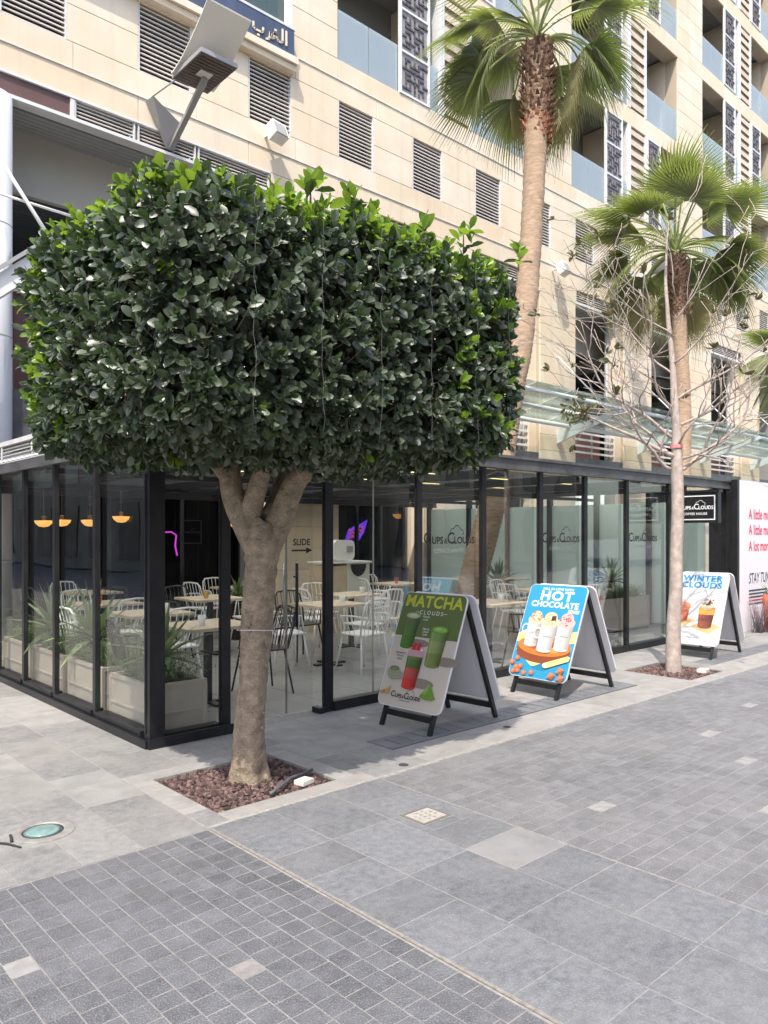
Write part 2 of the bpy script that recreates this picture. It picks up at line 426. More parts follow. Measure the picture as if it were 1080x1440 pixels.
mb = MB(); mb.box(2.099, 2.111, -3, 3.70, -.03, .0005)
mb.build('joint_strip', mat('sandy_joint', (.22, .195, .17), .95, noise_s=40, noise_a=.3), kind='structure')
# --- left slab pavement
lp = bed('slab_pavement', [(-12, 2.10, 3.69, 30), (2.10, 2.25, 3.70, 30), (2.25, 3.13, 4.67, 12.3), (2.25, 3.87, 3.70, 3.86), (3.13, 3.87, 3.86, 12.3),
    (3.87, 8.11, 3.70, 4.11), (8.11, 8.96, 3.70, 3.86), (8.11, 8.96, 4.67, 12.3), (8.96, 60, 3.70, 12.3), (3.87, 8.11, 4.41, 12.3), (7.45, 8.11, 4.11, 4.41)])
recs = []
def cols(y0, y1, xs, mi=0):
    for a, b in zip(xs[:-1], xs[1:]): recs.append(sl(a, b, y0, y1, mi if not isinstance(mi, list) else random.choice(mi)))
cols(3.69, 4.07, [.22, .52, .82, 1.12, 1.42, 1.72, 2.095], 0)
cols(4.45, 4.83, [.2, .53, .83, 1.13, 1.43, 1.73, 2.095], [1, 0])
# row with the round uplight: ring clear of slabs is covered by its steel frame
cols(4.07, 4.45, [.53, .83, 1.13], 0); cols(4.07, 4.45, [1.13, 1.73, 2.095], 0)
ys = [4.83, 5.38, 5.95, 6.5, 7.05, 7.62, 8.2, 8.8, 9.4, 10, 10.6, 11.2, 11.8, 12.4, 13.2, 14]
xs = [2.095, 1.73, 1.36, .98, .6, .22, -.16, -.54, -.92, -1.3]
for i, (a, b) in enumerate(zip(xs[1:], xs[:-1])):
    of = .28 * (i % 2)
    for c, d in zip(ys[:-1], ys[1:]):
        if inframe(((a+b)/2, (c+d)/2, 0), 60): recs.append(sl(a, b, max(c+of-.28, 4.83), d+of-.28, random.choice([1, 1, 1, 0])))
for c, d in ((4.83, 5.35), (5.35, 5.95), (5.95, 6.6), (6.6, 7.3), (7.3, 8), (8, 8.8), (8.8, 9.6), (9.6, 10.5)): recs.append(sl(2.10, 2.54, c, d, 0 if c < 6 else 1))
# pit borders, kerbs round tree pit 1
for i in range(8): recs.append(sl(2.10, 2.25, 3.86+i*.101, 3.86+(i+1)*.101, 2 if i != 0 else 0))
recs.append(sl(2.10, 2.25, 3.70, 3.86, 0))
for i in range(5): recs.append(sl(2.25+i*.22, 2.25+(i+1)*.22, 3.72, 3.86, 2))
recs.append(sl(2.10, 2.25, 4.67, 4.83, 1))
cols(4.67, 4.82, [2.25, 2.55, 2.84, 3.13, 3.28], 1)
cols(4.82, 5.36, [2.54, 2.95, 3.36], 0)
for i in range(2): recs.append(sl(3.13, 3.28, 3.86+i*.405, 3.86+(i+1)*.405, 2))
cols(3.86, 4.3, [3.28, 3.57, 3.87], 0); recs.append(sl(3.35, 3.87, 3.72, 3.86, 0))
cols(4.3, 4.82, [3.28, 3.87], 1)
cols(4.82, 5.36, [3.36, 3.87], 1)
x = 3.87
while x < 14:
    w = .60
    if not (7.5 < x < 9): recs.append(sl(x, x+w, 3.72, 4.11, 2))
    x += w
cols(3.72, 3.86, [7.47, 8.07, 8.6, 9.27], 2); cols(3.86, 4.11, [7.47, 8.1], 2); cols(3.86, 4.11, [8.97, 9.27], 2)
for j, (a, b) in enumerate(((4.41, 4.88), (4.88, 5.36))):
    x = 3.87 - .3*j
    x = max(x, 3.87)
    while x < 14:
        x1 = min(x + (.62 if x > 3.9 else .3 + .3*j), 14)
        if a < 4.67 and x < 8.96 and x1 > 8.11:
            if x < 8.1: recs.append(sl(x, 8.1, a, b, 1))
            recs.append(sl(8.11, 8.96, 4.68, b, 1)); x1 = 9.3; recs.append(sl(8.97, 9.3, a, b, 1))
        else: recs.append(sl(x, x1, a, b, 1))
        x = x1
recs.append(sl(7.46, 8.1, 4.11, 4.41, 1)); recs.append(sl(8.97, 9.27, 4.11, 4.41, 1))
pieces(lp, 'paving_slab', recs, slab_maker, [m_slabm, m_slabw, m_slabp], 'slab_field')
mb = MB(); mb.box(2.10, 30, 3.686, 3.716, -.03, .0015)
mb.build('kerb_line', mat('pale_kerb', (.28, .265, .245), .9, noise_s=30, noise_a=.25), kind='structure')
mb = MB(); mb.box(14, 60, 3.72, 12, -.05, -.002); mb.build('far_pavement', m_slabw, kind='structure')

# ------------------------------------------------------------------ slot drains
def slot_drain(x0, x1, label):
    t = thing('slot_drain', label, 'drain', (x0, 4.13, 0), group='slot drains in the pavement')
    mb = MB(); mb.box(x0, x1, 4.125, 4.40, -.055, -.025); mb.build('drain_channel', m_bed, t)
    x = x0; k = 0
    while x < x1 - .05:
        w = .142
        mb = MB(); mb.box(x, x+w-.014, 4.175, 4.36, -.02, .001)
        mb.build('cover_bar', m_drain, t)
        x += w; k += 1
    mb = MB(); mb.box(x0, x1, 4.125, 4.172, -.02, .0015); mb.build('cover_edge', m_drain, t)
    mb = MB(); mb.box(x0, x1, 4.363, 4.40, -.02, .0015); mb.build('cover_edge', m_drain, t)
slot_drain(3.88, 7.44, 'long grey slotted drain cover under the green and blue boards')
slot_drain(9.28, 13.5, 'grey slotted drain cover under the white winter board')

# ------------------------------------------------------------------ square gully
t = thing('drain_grate', 'square pale steel floor drain grate in the slab band', 'drain', (3.105, 3.03, 0))
mb = MB()
for q in ((2.995, 3.215, 2.93, 2.942), (2.995, 3.215, 3.108, 3.12), (2.995, 3.007, 2.942, 3.108), (3.203, 3.215, 2.942, 3.108)): mb.box(*q, -.02, .003)
mb.build('outer_frame', mat('drain_edge', (.16, .14, .12), .7), t)
mb = MB(); mb.box(3.007, 3.203, 2.942, 3.108, -.04, -.012); mb.build('sump', m_bed, t)
mb = MB()
n = 4
gx = [3.013 + i*(.184/9) for i in range(10)]; gy = [2.948 + i*(.154/9) for i in range(10)]
for i in range(9):
    for j in range(9):
        if i % 2 == 1 and j % 2 == 1 and 0 < i < 8 and 0 < j < 8 and not (i in (1, 7) and j in (1, 7)): continue
        mb.box(gx[i], gx[i+1], gy[j], gy[j+1], -.008, .002)
mb.build('grate', mat('grate_steel', (.34, .32, .29), .5, noise_s=30, noise_a=.15), t)
# ------------------------------------------------------------------ round ground uplight
t = thing('ground_uplight', 'round recessed ground light with greenish lens in the left pavement', 'ground light', (1.42, 4.255, 0))
mb = MB(); mb.lathe([(.0, -.01), (.165, -.01), (.165, .0035), (.155, .006), (.115, .007), (.11, .003), (.10, .003), (.0, .003)], (1.42, 4.255, 0), 36, cap=False)
mb.build('ring', mat('uplight_ring', (.30, .29, .27), .5, metal=.3, noise_s=20, noise_a=.2), t, smooth=False)
mb = MB(); mb.lathe([(.0, .0032), (.083, .0032), (.092, .0062), (.07, .0085), (.0, .0095)], (1.42, 4.255, 0), 32, cap=False); mb.build('lens', m_lens, t, smooth=True)
mb = MB(); mb.lathe([(.094, .0031), (.1, .0048), (.106, .0031)], (1.42, 4.255, 0), 32, cap=False); mb.build('gasket', m_bed, t, smooth=True)
mb = MB(); mb.tube([(1.27, 4.30, .006), (1.26, 4.25, .012), (1.25, 4.21, .006)], .008, 6); mb.build('clip', m_bed, t)
tag(MB().tube([(1.19, 4.24, .006), (1.22, 4.19, .01), (1.25, 4.13, .006), (1.262, 4.10, .005)], .005, 6).build('cable', m_bed), 'short black cable end lying on the pavement left of the round light', 'cable')
for (cx, cy, lb) in ((3.67, 3.79, 'left'), (5.02, 3.95, 'right')):
    m_ = MB(); m_.lathe([(.0, .0018), (.022, .0018), (.03, .004), (.036, .0018)], (cx, cy, 0), 18, cap=False)
    tag(m_.build('paving_stud', mat('dark_stud', (.05, .045, .04), .6)), 'small dark round stud in the pale kerb slabs, the %s one of two' % lb, 'stud', 'studs in the pale slabs')

# ================================================================== TREE PITS
def rocks(parent, rect, n, r0, r1, mound, trunk):
    mb = MB()
    phi = (1+5**.5)/2
    ico = [Vector(v).normalized() for v in [(-1,phi,0),(1,phi,0),(-1,-phi,0),(1,-phi,0),(0,-1,phi),(0,1,phi),(0,-1,-phi),(0,1,-phi),(phi,0,-1),(phi,0,1),(-phi,0,-1),(-phi,0,1)]]
    F = [(0,11,5),(0,5,1),(0,1,7),(0,7,10),(0,10,11),(1,5,9),(5,11,4),(11,10,2),(10,7,6),(7,1,8),(3,9,4),(3,4,2),(3,2,6),(3,6,8),(3,8,9),(4,9,5),(2,4,11),(6,2,10),(8,6,7),(9,8,1)]
    for i in range(n):
        r = random.uniform(r0, r1) * random.choice((.6, .8, 1, 1, 1.35))
        x = random.uniform(rect[0]+r, rect[1]-r); y = random.uniform(rect[2]+r, rect[3]-r)
        e = min(x-rect[0], rect[1]-x, y-rect[2], rect[3]-y)
        z = -.022 + mound*min(1, e/.25) + random.uniform(-.006, .008)
        sc = Vector((random.uniform(.7,1.2), random.uniform(.7,1.2), random.uniform(.6,1)))*r
        rot = Matrix.Rotation(random.uniform(0,6.28), 3, 'Z') @ Matrix.Rotation(random.uniform(0,6.28), 3, 'X')
        vs = []
        for v in ico:
            w = rot @ v * random.uniform(.78, 1.12)
            vs.append((x+w.x*sc.x, y+w.y*sc.y, z+w.z*sc.z))
        mb.add(vs, F)
    return mb
def pit(rect, label, n, rl, trunk):
    mb = MB(); mb.box(rect[0], rect[1], rect[2], rect[3], -.065, -.02)
    so_ = mb.build('pit_soil', m_soil, kind='structure')
    o = rocks(None, rect, n, *rl, .015, trunk).build('lava_gravel', m_lava, kind='stuff')
    tag(o, label, 'gravel', 'reddish lava gravel filling the tree pits')
    return o
pit(PIT1, 'dark reddish lava gravel in the square pit around the clipped tree', 2300, (.011, .019), None)
pit(PIT2, 'reddish lava gravel in the square pit around the bare tree', 1500, (.012, .02), None)
tag(MB().tube([(2.62, 3.87, .02), (2.75, 3.93, .032), (2.86, 4.0, .034), (3.0, 4.02, .036), (3.08, 4.06, .03)], .011, 8).build('irrigation_hose', m_hose), 'grey irrigation hose lying on the gravel before the clipped tree', 'hose')
mb = MB(); mb.obox((2.93, 3.945, .012), (.05, .012, 0), (-.01, .038, 0), (0, 0, .014)); tag(mb.build('stone', m_stone), 'flat white stone beside the grey hose in the gravel pit', 'stone')
mb = MB(); mb.obox((8.72, 4.0, .012), (.07, .012, 0), (-.01, .05, 0), (0, 0, .018)); tag(mb.build('stone', m_stone), 'flat pale stone lying in the pit of the bare tree', 'stone')

# ================================================================== CLIPPED TREE
tree = thing('clipped_tree', 'dense green ficus tree clipped into a box on a brown forked trunk', 'tree', (2.73, 4.26, 0))
def wob(pts, n=6, a=.01, seed=0):
    out = []
    P = [Vector(p) for p in pts]
    for i in range(len(P)-1):
        for k in range(n):
            u = k/n
            p0 = P[max(i-1,0)]; p1 = P[i]; p2 = P[i+1]; p3 = P[min(i+2, len(P)-1)]
            q = .5*((2*p1)+(-p0+p2)*u+(2*p0-5*p1+4*p2-p3)*u*u+(-p0+3*p1-3*p2+p3)*u**3)
            out.append(q + Vector((noise.noise(q*3+Vector((seed,0,0))), noise.noise(q*3+Vector((0,seed+5,0))), 0))*a)
    out.append(P[-1]); return out
def lin(vals, n):
    out = []
    for i in range(len(vals)-1):
        for k in range(n): out.append(vals[i]+(vals[i+1]-vals[i])*k/n)
    return out + [vals[-1]]
def rv(px, d):   # offset along the picture's right direction, helper for leaning limbs
    return RGT*px + FWD*d
T0 = Vector((2.73, 4.26, 0))
mb = MB()
tp = [T0+Vector((0,0,-.06)), T0+Vector((0,0,.06)), T0+rv(.0,0)+Vector((0,0,.4)), T0+rv(.03,0)+Vector((0,0,.9)), T0+rv(.06,0)+Vector((0,0,1.3)), T0+rv(.085,0)+Vector((0,0,1.56)), T0+rv(.075,0)+Vector((0,0,1.67))]
tr_ = lin([.152, .134, .120, .112, .114, .150, .085], 8)
tw = wob(tp, 24, .008)
mb.tube(tw, lin([.138, .116, .098, .093, .098, .135, .08], 24), 48)
# lumpy surface
vv = []
for p in mb.v:
    p = Vector(p); ax = T0 + rv(.03, 0); d = Vector((p.x-ax.x, p.y-ax.y, 0)); dn = d.normalized()
    k = noise.noise(Vector((p.x*7, p.y*7, p.z*2.2)))*.02 + noise.noise(p*22)*.009 + noise.noise(p*50)*.004
    if p.z < .25: k += .03*(1-p.z/.25)*max(0, math.sin(math.atan2(d.y, d.x)*5))
    vv.append(tuple(p+dn*k))
mb.v = vv
trunk = mb.build('trunk', m_bark, tree)
limbs = [
    ([(.06,0,1.50),(-.03,.0,1.66),(-.12,.03,1.85),(-.16,.06,2.05),(-.25,.1,2.4)], [.095,.085,.075,.07,.03]),
    ([(.0,0,1.64),(.02,-.02,1.78),(.06,-.04,1.92),(.10,-.02,2.1),(.1,.1,2.6)], [.07,.07,.062,.055,.03]),
    ([(.10,0,1.52),(.19,.02,1.70),(.25,.04,1.86),(.33,.05,2.02),(.43,.06,2.25),(.6,.1,2.5)], [.10,.088,.078,.07,.06,.03]),
    ([(.30,.04,1.92),(.45,.06,2.15),(.62,.1,2.35),(.85,.1,2.5)], [.05,.05,.04,.02]),
    ([(-.14,.02,1.95),(-.3,.05,2.15),(-.55,.1,2.35),(-.8,.2,2.6)], [.05,.045,.035,.02]),
    ([(.1,.05,1.7),(.15,.3,1.95),(.1,.6,2.3)], [.06,.05,.02])]
for pts, rr in limbs:
    P = [T0 + rv(a, b) + Vector((0,0,c)) for a, b, c in pts]
    mb = MB(); mb.tube(wob(P, 5, .012, len(pts)), lin(rr, 5), 14); mb.build('branch', m_bark, tree)
mb = MB()
for k in range(90):   # knots and pruning scars on the trunk
    a = random.uniform(0, 6.28); z = random.uniform(.15, 1.5)
    rad = .091; c = T0 + rv(.065*max(0, z-.38), 0) + Vector((math.cos(a)*rad, math.sin(a)*rad, z))
    s_ = random.uniform(.006, .02)
    mb.lathe([(0, -s_), (s_, 0), (s_*.6, s_*.7), (0, s_)], tuple(c), 7, cap=False)
mb.build('knots', m_bark, tree, smooth=True, kind='stuff')
mb = MB()
zz = 0.98
ring = [tuple(T0 + rv(.035, 0) + Vector((math.cos(a)*.123, math.sin(a)*.123, zz + .006*math.sin(a*2)))) for a in np.linspace(0, 6.283, 25)]
mb.tube(ring, .002, 5, cap=False); mb.build('wire_tie', m_wprint, tree)

LEAF_V = np.array([(0,0,0),(-.26,.30,.05),(0,.30,-.02),(.26,.30,.05),(-.27,.68,.03),(0,.68,-.05),(.27,.68,.03),(0,1,-.12),(0,-.14,.0),(-.13,.12,.02),(.13,.12,.02),(-.15,.9,-.05),(.15,.9,-.05),(0,.88,-.085)], float)
LEAF_F = [(0,2,1,9),(0,10,3,2),(1,2,5,4),(2,3,6,5),(4,5,13,11),(5,6,12,13),(11,13,7),(13,12,7),(8,10,0),(8,0,9)]
# crown: a rounded box, its trimmed faces slightly lumpy
CC = Vector((2.935, 4.22, 2.745)); HA, HB, HC = 1.36, 1.09, .65
def crown_surface():
    while True:
        f = random.random()
        areas = [('-x', 4*HB*HC*1.1), ('-y', 4*HA*HC*1.1), ('+x', 4*HB*HC*.7), ('+y', 4*HA*HC*.5), ('+z', 4*HA*HB*.7), ('-z', 4*HA*HB*.55)]
        tot = sum(a for _, a in areas); q = f*tot
        for nme, a in areas:
            if q < a: break
            q -= a
        u, v = random.uniform(-1, 1), random.uniform(-1, 1)
        p = {'-x': (-1,u,v), '+x': (1,u,v), '-y': (u,-1,v), '+y': (u,1,v), '+z': (u,v,1), '-z': (u,v,-1)}[nme]
        e = 6.2
        r = (abs(p[0])**e + abs(p[1])**e + abs(p[2])**e)**(-1/e)
        s = Vector(p)*r
        n = Vector((math.copysign(abs(s.x)**(e-1), s.x)/HA, math.copysign(abs(s.y)**(e-1), s.y)/HB, math.copysign(abs(s.z)**(e-1), s.z)/HC)).normalized()
        pos = Vector((s.x*HA, s.y*HB, s.z*HC))
        pos += n*(noise.noise(pos*2.3)*.06 + noise.noise(pos*6)*.05)
        if s.z > 0: pos.z += (.17*max(0, s.y) + .02)*min(1, s.z*1.3)
        return CC + pos, n, s
leaf_T = []   # (matrix 3x3, origin, size, young, depth)
rng = random.Random(3)
def add_shoot(base, axis, nl, size, sunlit, length):
    axis = axis.normalized()
    a0 = rng.uniform(0, 6.28)
    side = axis.orthogonal().normalized(); side2 = axis.cross(side)
    for i in range(nl):
        u = i/max(1, nl-1)
        a = a0 + i*2.4
        rad = side*math.cos(a) + side2*math.sin(a)
        tilt = .25 + .85*(1-u) + rng.uniform(-.2, .2)          # outer leaves stand up, older ones lie flat
        d = (axis*math.cos(tilt) + rad*math.sin(tilt))
        d = (d + Vector((0,0,-.28*(1-u)))).normalized()
        org = base + axis*length*u
        up = (axis - d*axis.dot(d)); up = up.normalized() if up.length > 1e-4 else d.orthogonal().normalized()
        up = (up + Vector((rng.uniform(-.5,.5), rng.uniform(-.5,.5), rng.uniform(-.2,.6)))*.6)
        up = (up - d*up.dot(d)).normalized()
        x = d.cross(up)
        s_ = size*rng.uniform(.7, 1.2)*(1 - .25*u)
        sunleaf = sunlit and (u > .3 or rng.random() < .5)
        leaf_T.append((x, d, up, org, s_, sunleaf))
twigs = MB()
for i in range(7300):
    p, n, s = crown_surface()
    depth = rng.random()**1.5*.38
    if n.z < -.5: depth *= .5
    p = p - n*depth
    ax = (n + Vector((rng.uniform(-.6,.6), rng.uniform(-.6,.6), rng.uniform(-.2,.8)))*.8)
    if n.z < -.4: ax = Vector((n.x*.5+rng.uniform(-.5,.5), n.y*.5+rng.uniform(-.5,.5), -.6))
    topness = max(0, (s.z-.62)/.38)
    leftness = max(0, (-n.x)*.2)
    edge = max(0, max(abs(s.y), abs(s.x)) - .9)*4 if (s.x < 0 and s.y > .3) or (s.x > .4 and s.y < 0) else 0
    sunleaf_p = .012 + .95*topness**1.25 + edge*.8 + (.15 if n.z > .3 else 0)  # sunlit colour is painted on the crown's top and outer edges
    sunlit = rng.random() < sunleaf_p and depth < .14
    add_shoot(p, ax, rng.randint(5, 8), .080 if not sunlit else .084, sunlit, rng.uniform(.03, .08))
    if i % 4 == 0: twigs.tube([p - ax.normalized()*.16, p], [.004, .0025], 4, cap=False)
for i in range(1500):      # leaves deeper inside, which close the crown against the light
    p = CC + Vector((rng.uniform(-.8, .8)*HA, rng.uniform(-.8, .8)*HB, rng.uniform(-.75, .8)*HC))
    add_shoot(p, Vector((rng.uniform(-1,1), rng.uniform(-1,1), rng.uniform(-.3,1))), 6, .10, False, .09)
    if i % 3 == 0: twigs.tube([p, p + Vector((rng.uniform(-.3,.3), rng.uniform(-.3,.3), rng.uniform(-.3,.1)))], [.004, .007], 4, cap=False)
# long escaping shoots on top and sides
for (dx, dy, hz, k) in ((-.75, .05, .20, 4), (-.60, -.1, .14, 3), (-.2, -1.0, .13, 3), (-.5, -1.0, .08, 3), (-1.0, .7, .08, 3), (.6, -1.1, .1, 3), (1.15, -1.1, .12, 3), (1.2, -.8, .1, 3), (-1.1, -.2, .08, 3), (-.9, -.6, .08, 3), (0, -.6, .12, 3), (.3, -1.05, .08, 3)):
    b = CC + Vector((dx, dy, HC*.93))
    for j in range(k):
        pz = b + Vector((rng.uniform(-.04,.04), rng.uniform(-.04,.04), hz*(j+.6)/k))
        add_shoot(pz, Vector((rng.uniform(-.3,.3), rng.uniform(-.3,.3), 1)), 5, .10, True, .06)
    twigs.tube([b, b + Vector((0,0,hz))], [.006,.003], 5)
twigs.build('twigs', m_bark, tree, kind='stuff')
# the 300 leaves that show largest become leaf objects, the rest one foliage mesh
camp = Vector((0,0,1.6))
scored = []
for i, (x, d, up, org, s_, sunleaf) in enumerate(leaf_T):
    v = org - camp; dist = v.length
    front = ((org-CC).x < -HA*.93 or (org-CC).y < -HB*.93 or org.z > CC.z + HC*.95)
    scored.append((abs(up.dot(v))/dist * s_*s_/dist**2 * (1 if front else 0), i))
scored.sort(reverse=True)
top = set(i for _, i in scored[:300])
lm = {}
for sunleaf in (False, True):
    me = bpy.data.meshes.new('leaf'); me.from_pydata([tuple(v) for v in LEAF_V], [], LEAF_F); me.materials.append(m_leaf_sunlit if sunleaf else m_leaf)
    me.polygons.foreach_set('use_smooth', [True]*len(LEAF_F)); lm[sunleaf] = me
arr = {False: [], True: []}
for i, (x, d, up, org, s_, sunleaf) in enumerate(leaf_T):
    wdt = s_*rng.uniform(.85, 1.15)
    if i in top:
        o = bpy.data.objects.new('leaf', lm[sunleaf]); COL.objects.link(o); o.parent = tree
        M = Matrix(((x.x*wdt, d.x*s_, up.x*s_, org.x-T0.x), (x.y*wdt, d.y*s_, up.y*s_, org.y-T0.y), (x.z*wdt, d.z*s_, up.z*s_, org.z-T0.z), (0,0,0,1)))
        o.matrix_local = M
    else:
        A = np.array([tuple(x*wdt), tuple(d*s_), tuple(up*s_)])
        arr[sunleaf].append(LEAF_V @ A + np.array(tuple(org - T0)))
def fast_mesh(name, blocks, faces, m, parent, nv):
    V = np.concatenate(blocks); n = len(blocks)
    lens = [len(f) for f in faces]; flat = np.array([i for f in faces for i in f], np.int32)
    L = (flat[None, :] + (np.arange(n, dtype=np.int32)*nv)[:, None]).ravel()
    me = bpy.data.meshes.new(name); me.vertices.add(len(V)); me.vertices.foreach_set('co', V.astype(np.float32).ravel())
    me.loops.add(len(L)); me.loops.foreach_set('vertex_index', L)
    tot = np.tile(np.array(lens, np.int32), n); st = np.concatenate(([0], np.cumsum(tot)[:-1])).astype(np.int32)
    me.polygons.add(len(tot)); me.polygons.foreach_set('loop_start', st); me.polygons.foreach_set('loop_total', tot)
    me.polygons.foreach_set('use_smooth', np.ones(len(tot), bool))
    me.materials.append(m); me.update(calc_edges=True); me.validate()
    o = bpy.data.objects.new(name, me); COL.objects.link(o); o.parent = parent; o['kind'] = 'stuff'
    return o
fast_mesh('foliage', arr[False], LEAF_F, m_leaf, tree, len(LEAF_V))
fast_mesh('sunlit_foliage', arr[True], LEAF_F, m_leaf_sunlit, tree, len(LEAF_V))  # leaves whose sunlit look sits in their material
# fairy-light wires hanging down the clipped faces
fw = thing('string_lights', 'thin unlit string light wires hanging down the clipped crown', 'string lights', (2.0, 3.0, 3.2))
for k, (fx, fy) in enumerate([(-1.27, .55), (-1.27, .1), (-1.27, -.4), (-1.27, -.85), (-.95, -1.24), (-.55, -1.24), (-.15, -1.24), (.25, -1.24), (.65, -1.24), (1.0, -1.22)]):
    P = []
    for j in range(14):
        z = CC.z + HC*.8 - j*.09
        P.append(CC + Vector((fx*1.0 + random.uniform(-.012,.012), fy*.94 + random.uniform(-.012,.012), z - CC.z)))
    mb = MB(); mb.tube(P, .0008, 4)
    mb.build('wire', mat('thin_wire', (.16, .17, .17), .5), fw)

# ================================================================== BARE TREE
bt = thing('bare_tree', 'pale slim tree almost leafless in a small gravel pit by the winter board', 'tree', (8.49, 4.24, 0))
B0 = Vector((8.49, 4.24, 0))
mb = MB(); P = wob([B0+Vector((0,0,-.05)), B0+Vector((0,0,.5)), B0+rv(.03,0)+Vector((0,0,1.3)), B0+rv(.04,0)+Vector((0,0,2.3)), B0+rv(.02,0)+Vector((0,0,2.9)), B0+rv(.0,.05)+Vector((0,0,3.6)), B0+rv(-.06,.1)+Vector((0,0,4.6)), B0+rv(-.02,.1)+Vector((0,0,5.3))], 6, .012, 3)
mb.tube(P, lin([.095,.08,.072,.070,.05,.034,.018,.006], 6), 12); mb.build('trunk', m_pbark, bt)
mb = MB(); c = B0+rv(.03,0)+Vector((0,0,2.62)); mb.lathe([(.072,-.02),(.074,.02)], tuple(c), 12, cap=False); mb.build('pink_band', mat('pink_tape', (.7,.25,.25), .6), bt)
rb = random.Random(11)
leafdry = []
def grow(mb, p, d, r, L, lvl, leaves):
    n = max(3, int(L/.12)); pts = [p]; q = p.copy()
    dd = d.normalized()
    kids = []
    for i in range(n):
        dd = (dd + Vector((rb.uniform(-1,1), rb.uniform(-1,1), rb.uniform(-.5,.9)))*.27 + Vector((0,0,.03))).normalized()
        q = q + dd*(L/n); pts.append(q.copy())
        if lvl < 3 and i >= 1 and rb.random() < (.36 if lvl else .6): kids.append((q.copy(), dd.copy(), (i+1)/n))
    mb.tube(pts, [max(.0035, r*(1-.75*i/n)) for i in range(n+1)], 6 if r > .02 else 5)
    for kp, kd, u in kids:
        s = kd.orthogonal().normalized(); s.rotate(Matrix.Rotation(rb.uniform(0,6.28), 3, kd))
        nd = (kd*.75 + s*rb.uniform(.5,.95))
        grow(mb, kp, nd, max(.0045, r*(1-.6*u)*.62), L*rb.uniform(.38,.62), lvl+1, leaves)
    if lvl >= 1 and rb.random() < leaves*.4:
        for j in range(rb.randint(3, 6)):
            leafdry.append((q.copy(), (dd + Vector((rb.uniform(-1,1), rb.uniform(-1,1), rb.uniform(-1,.4)))).normalized(), rb.uniform(.07,.12)))
specs = [  # height, right, depth, up, length, radius, leafiness
    (2.30, 1, .1, .30, 1.35, .042, .3), (2.34, -1, -.1, .12, 1.2, .038, .15), (2.5, -1, .5, .5, 1.6, .036, .5), (2.45, 1, -.5, .45, 1.5, .036, .3),
    (2.7, -1, -.2, .55, 1.7, .036, .6), (2.85, 1, .3, .6, 1.7, .032, .3), (3.05, -1, -.4, .8, 1.6, .03, .45), (3.15, 1, -.2, .85, 1.5, .028, .35),
    (3.45, -.9, .3, .9, 1.4, .024, .2), (3.6, .9, -.3, 1.0, 1.3, .022, .3), (3.9, -.8, 0, 1.0, 1.1, .018, .3), (4.1, .7, .3, 1.1, 1.0, .016, .25), (4.4, -.4, -.3, 1.2, .8, .013, .2), (2.6, .1, -1, .5, 1.0, .026, .3), (2.9, .1, 1, .6, 1.1, .026, .2)]
for h, a, b, u, L, r, lf in specs:
    mb = MB(); grow(mb, B0+rv(.02,.02)+Vector((0,0,h)), (rv(a, b)+Vector((0,0,u))), r*.62, L*1.08, 0, lf); mb.build('branch', m_pbark, bt)
for k in range(60):   # the leafy tuft that remains at the left tip
    c = B0 + rv(-1.12, 0) + Vector((rb.uniform(-.16,.16), rb.uniform(-.16,.16), 3.05+rb.uniform(-.14,.14)))
    leafdry.append((c, Vector((rb.uniform(-1,1), rb.uniform(-1,1), rb.uniform(-1,.6))).normalized(), rb.uniform(.06,.1)))
mb = MB(); mb.tube(wob([B0+rv(0,0)+Vector((0,0,2.5)), B0+rv(-.5,0)+Vector((0,0,2.75)), B0+rv(-1.1,0)+Vector((0,0,3.02))], 5, .04), lin([.03,.02,.006], 5), 6); mb.build('branch', m_pbark, bt)
blocks = []
for (q, d, s_) in leafdry:
    x = d.orthogonal().normalized(); x.rotate(Matrix.Rotation(rb.uniform(0,6.28), 3, d)); up = x.cross(d)
    A = np.array([tuple(x*s_*.8), tuple(d*s_), tuple(up*s_*2)]); blocks.append(LEAF_V @ A + np.array(tuple(q-B0)))
fast_mesh('dry_leaves', blocks, LEAF_F, m_drylf, bt, len(LEAF_V))

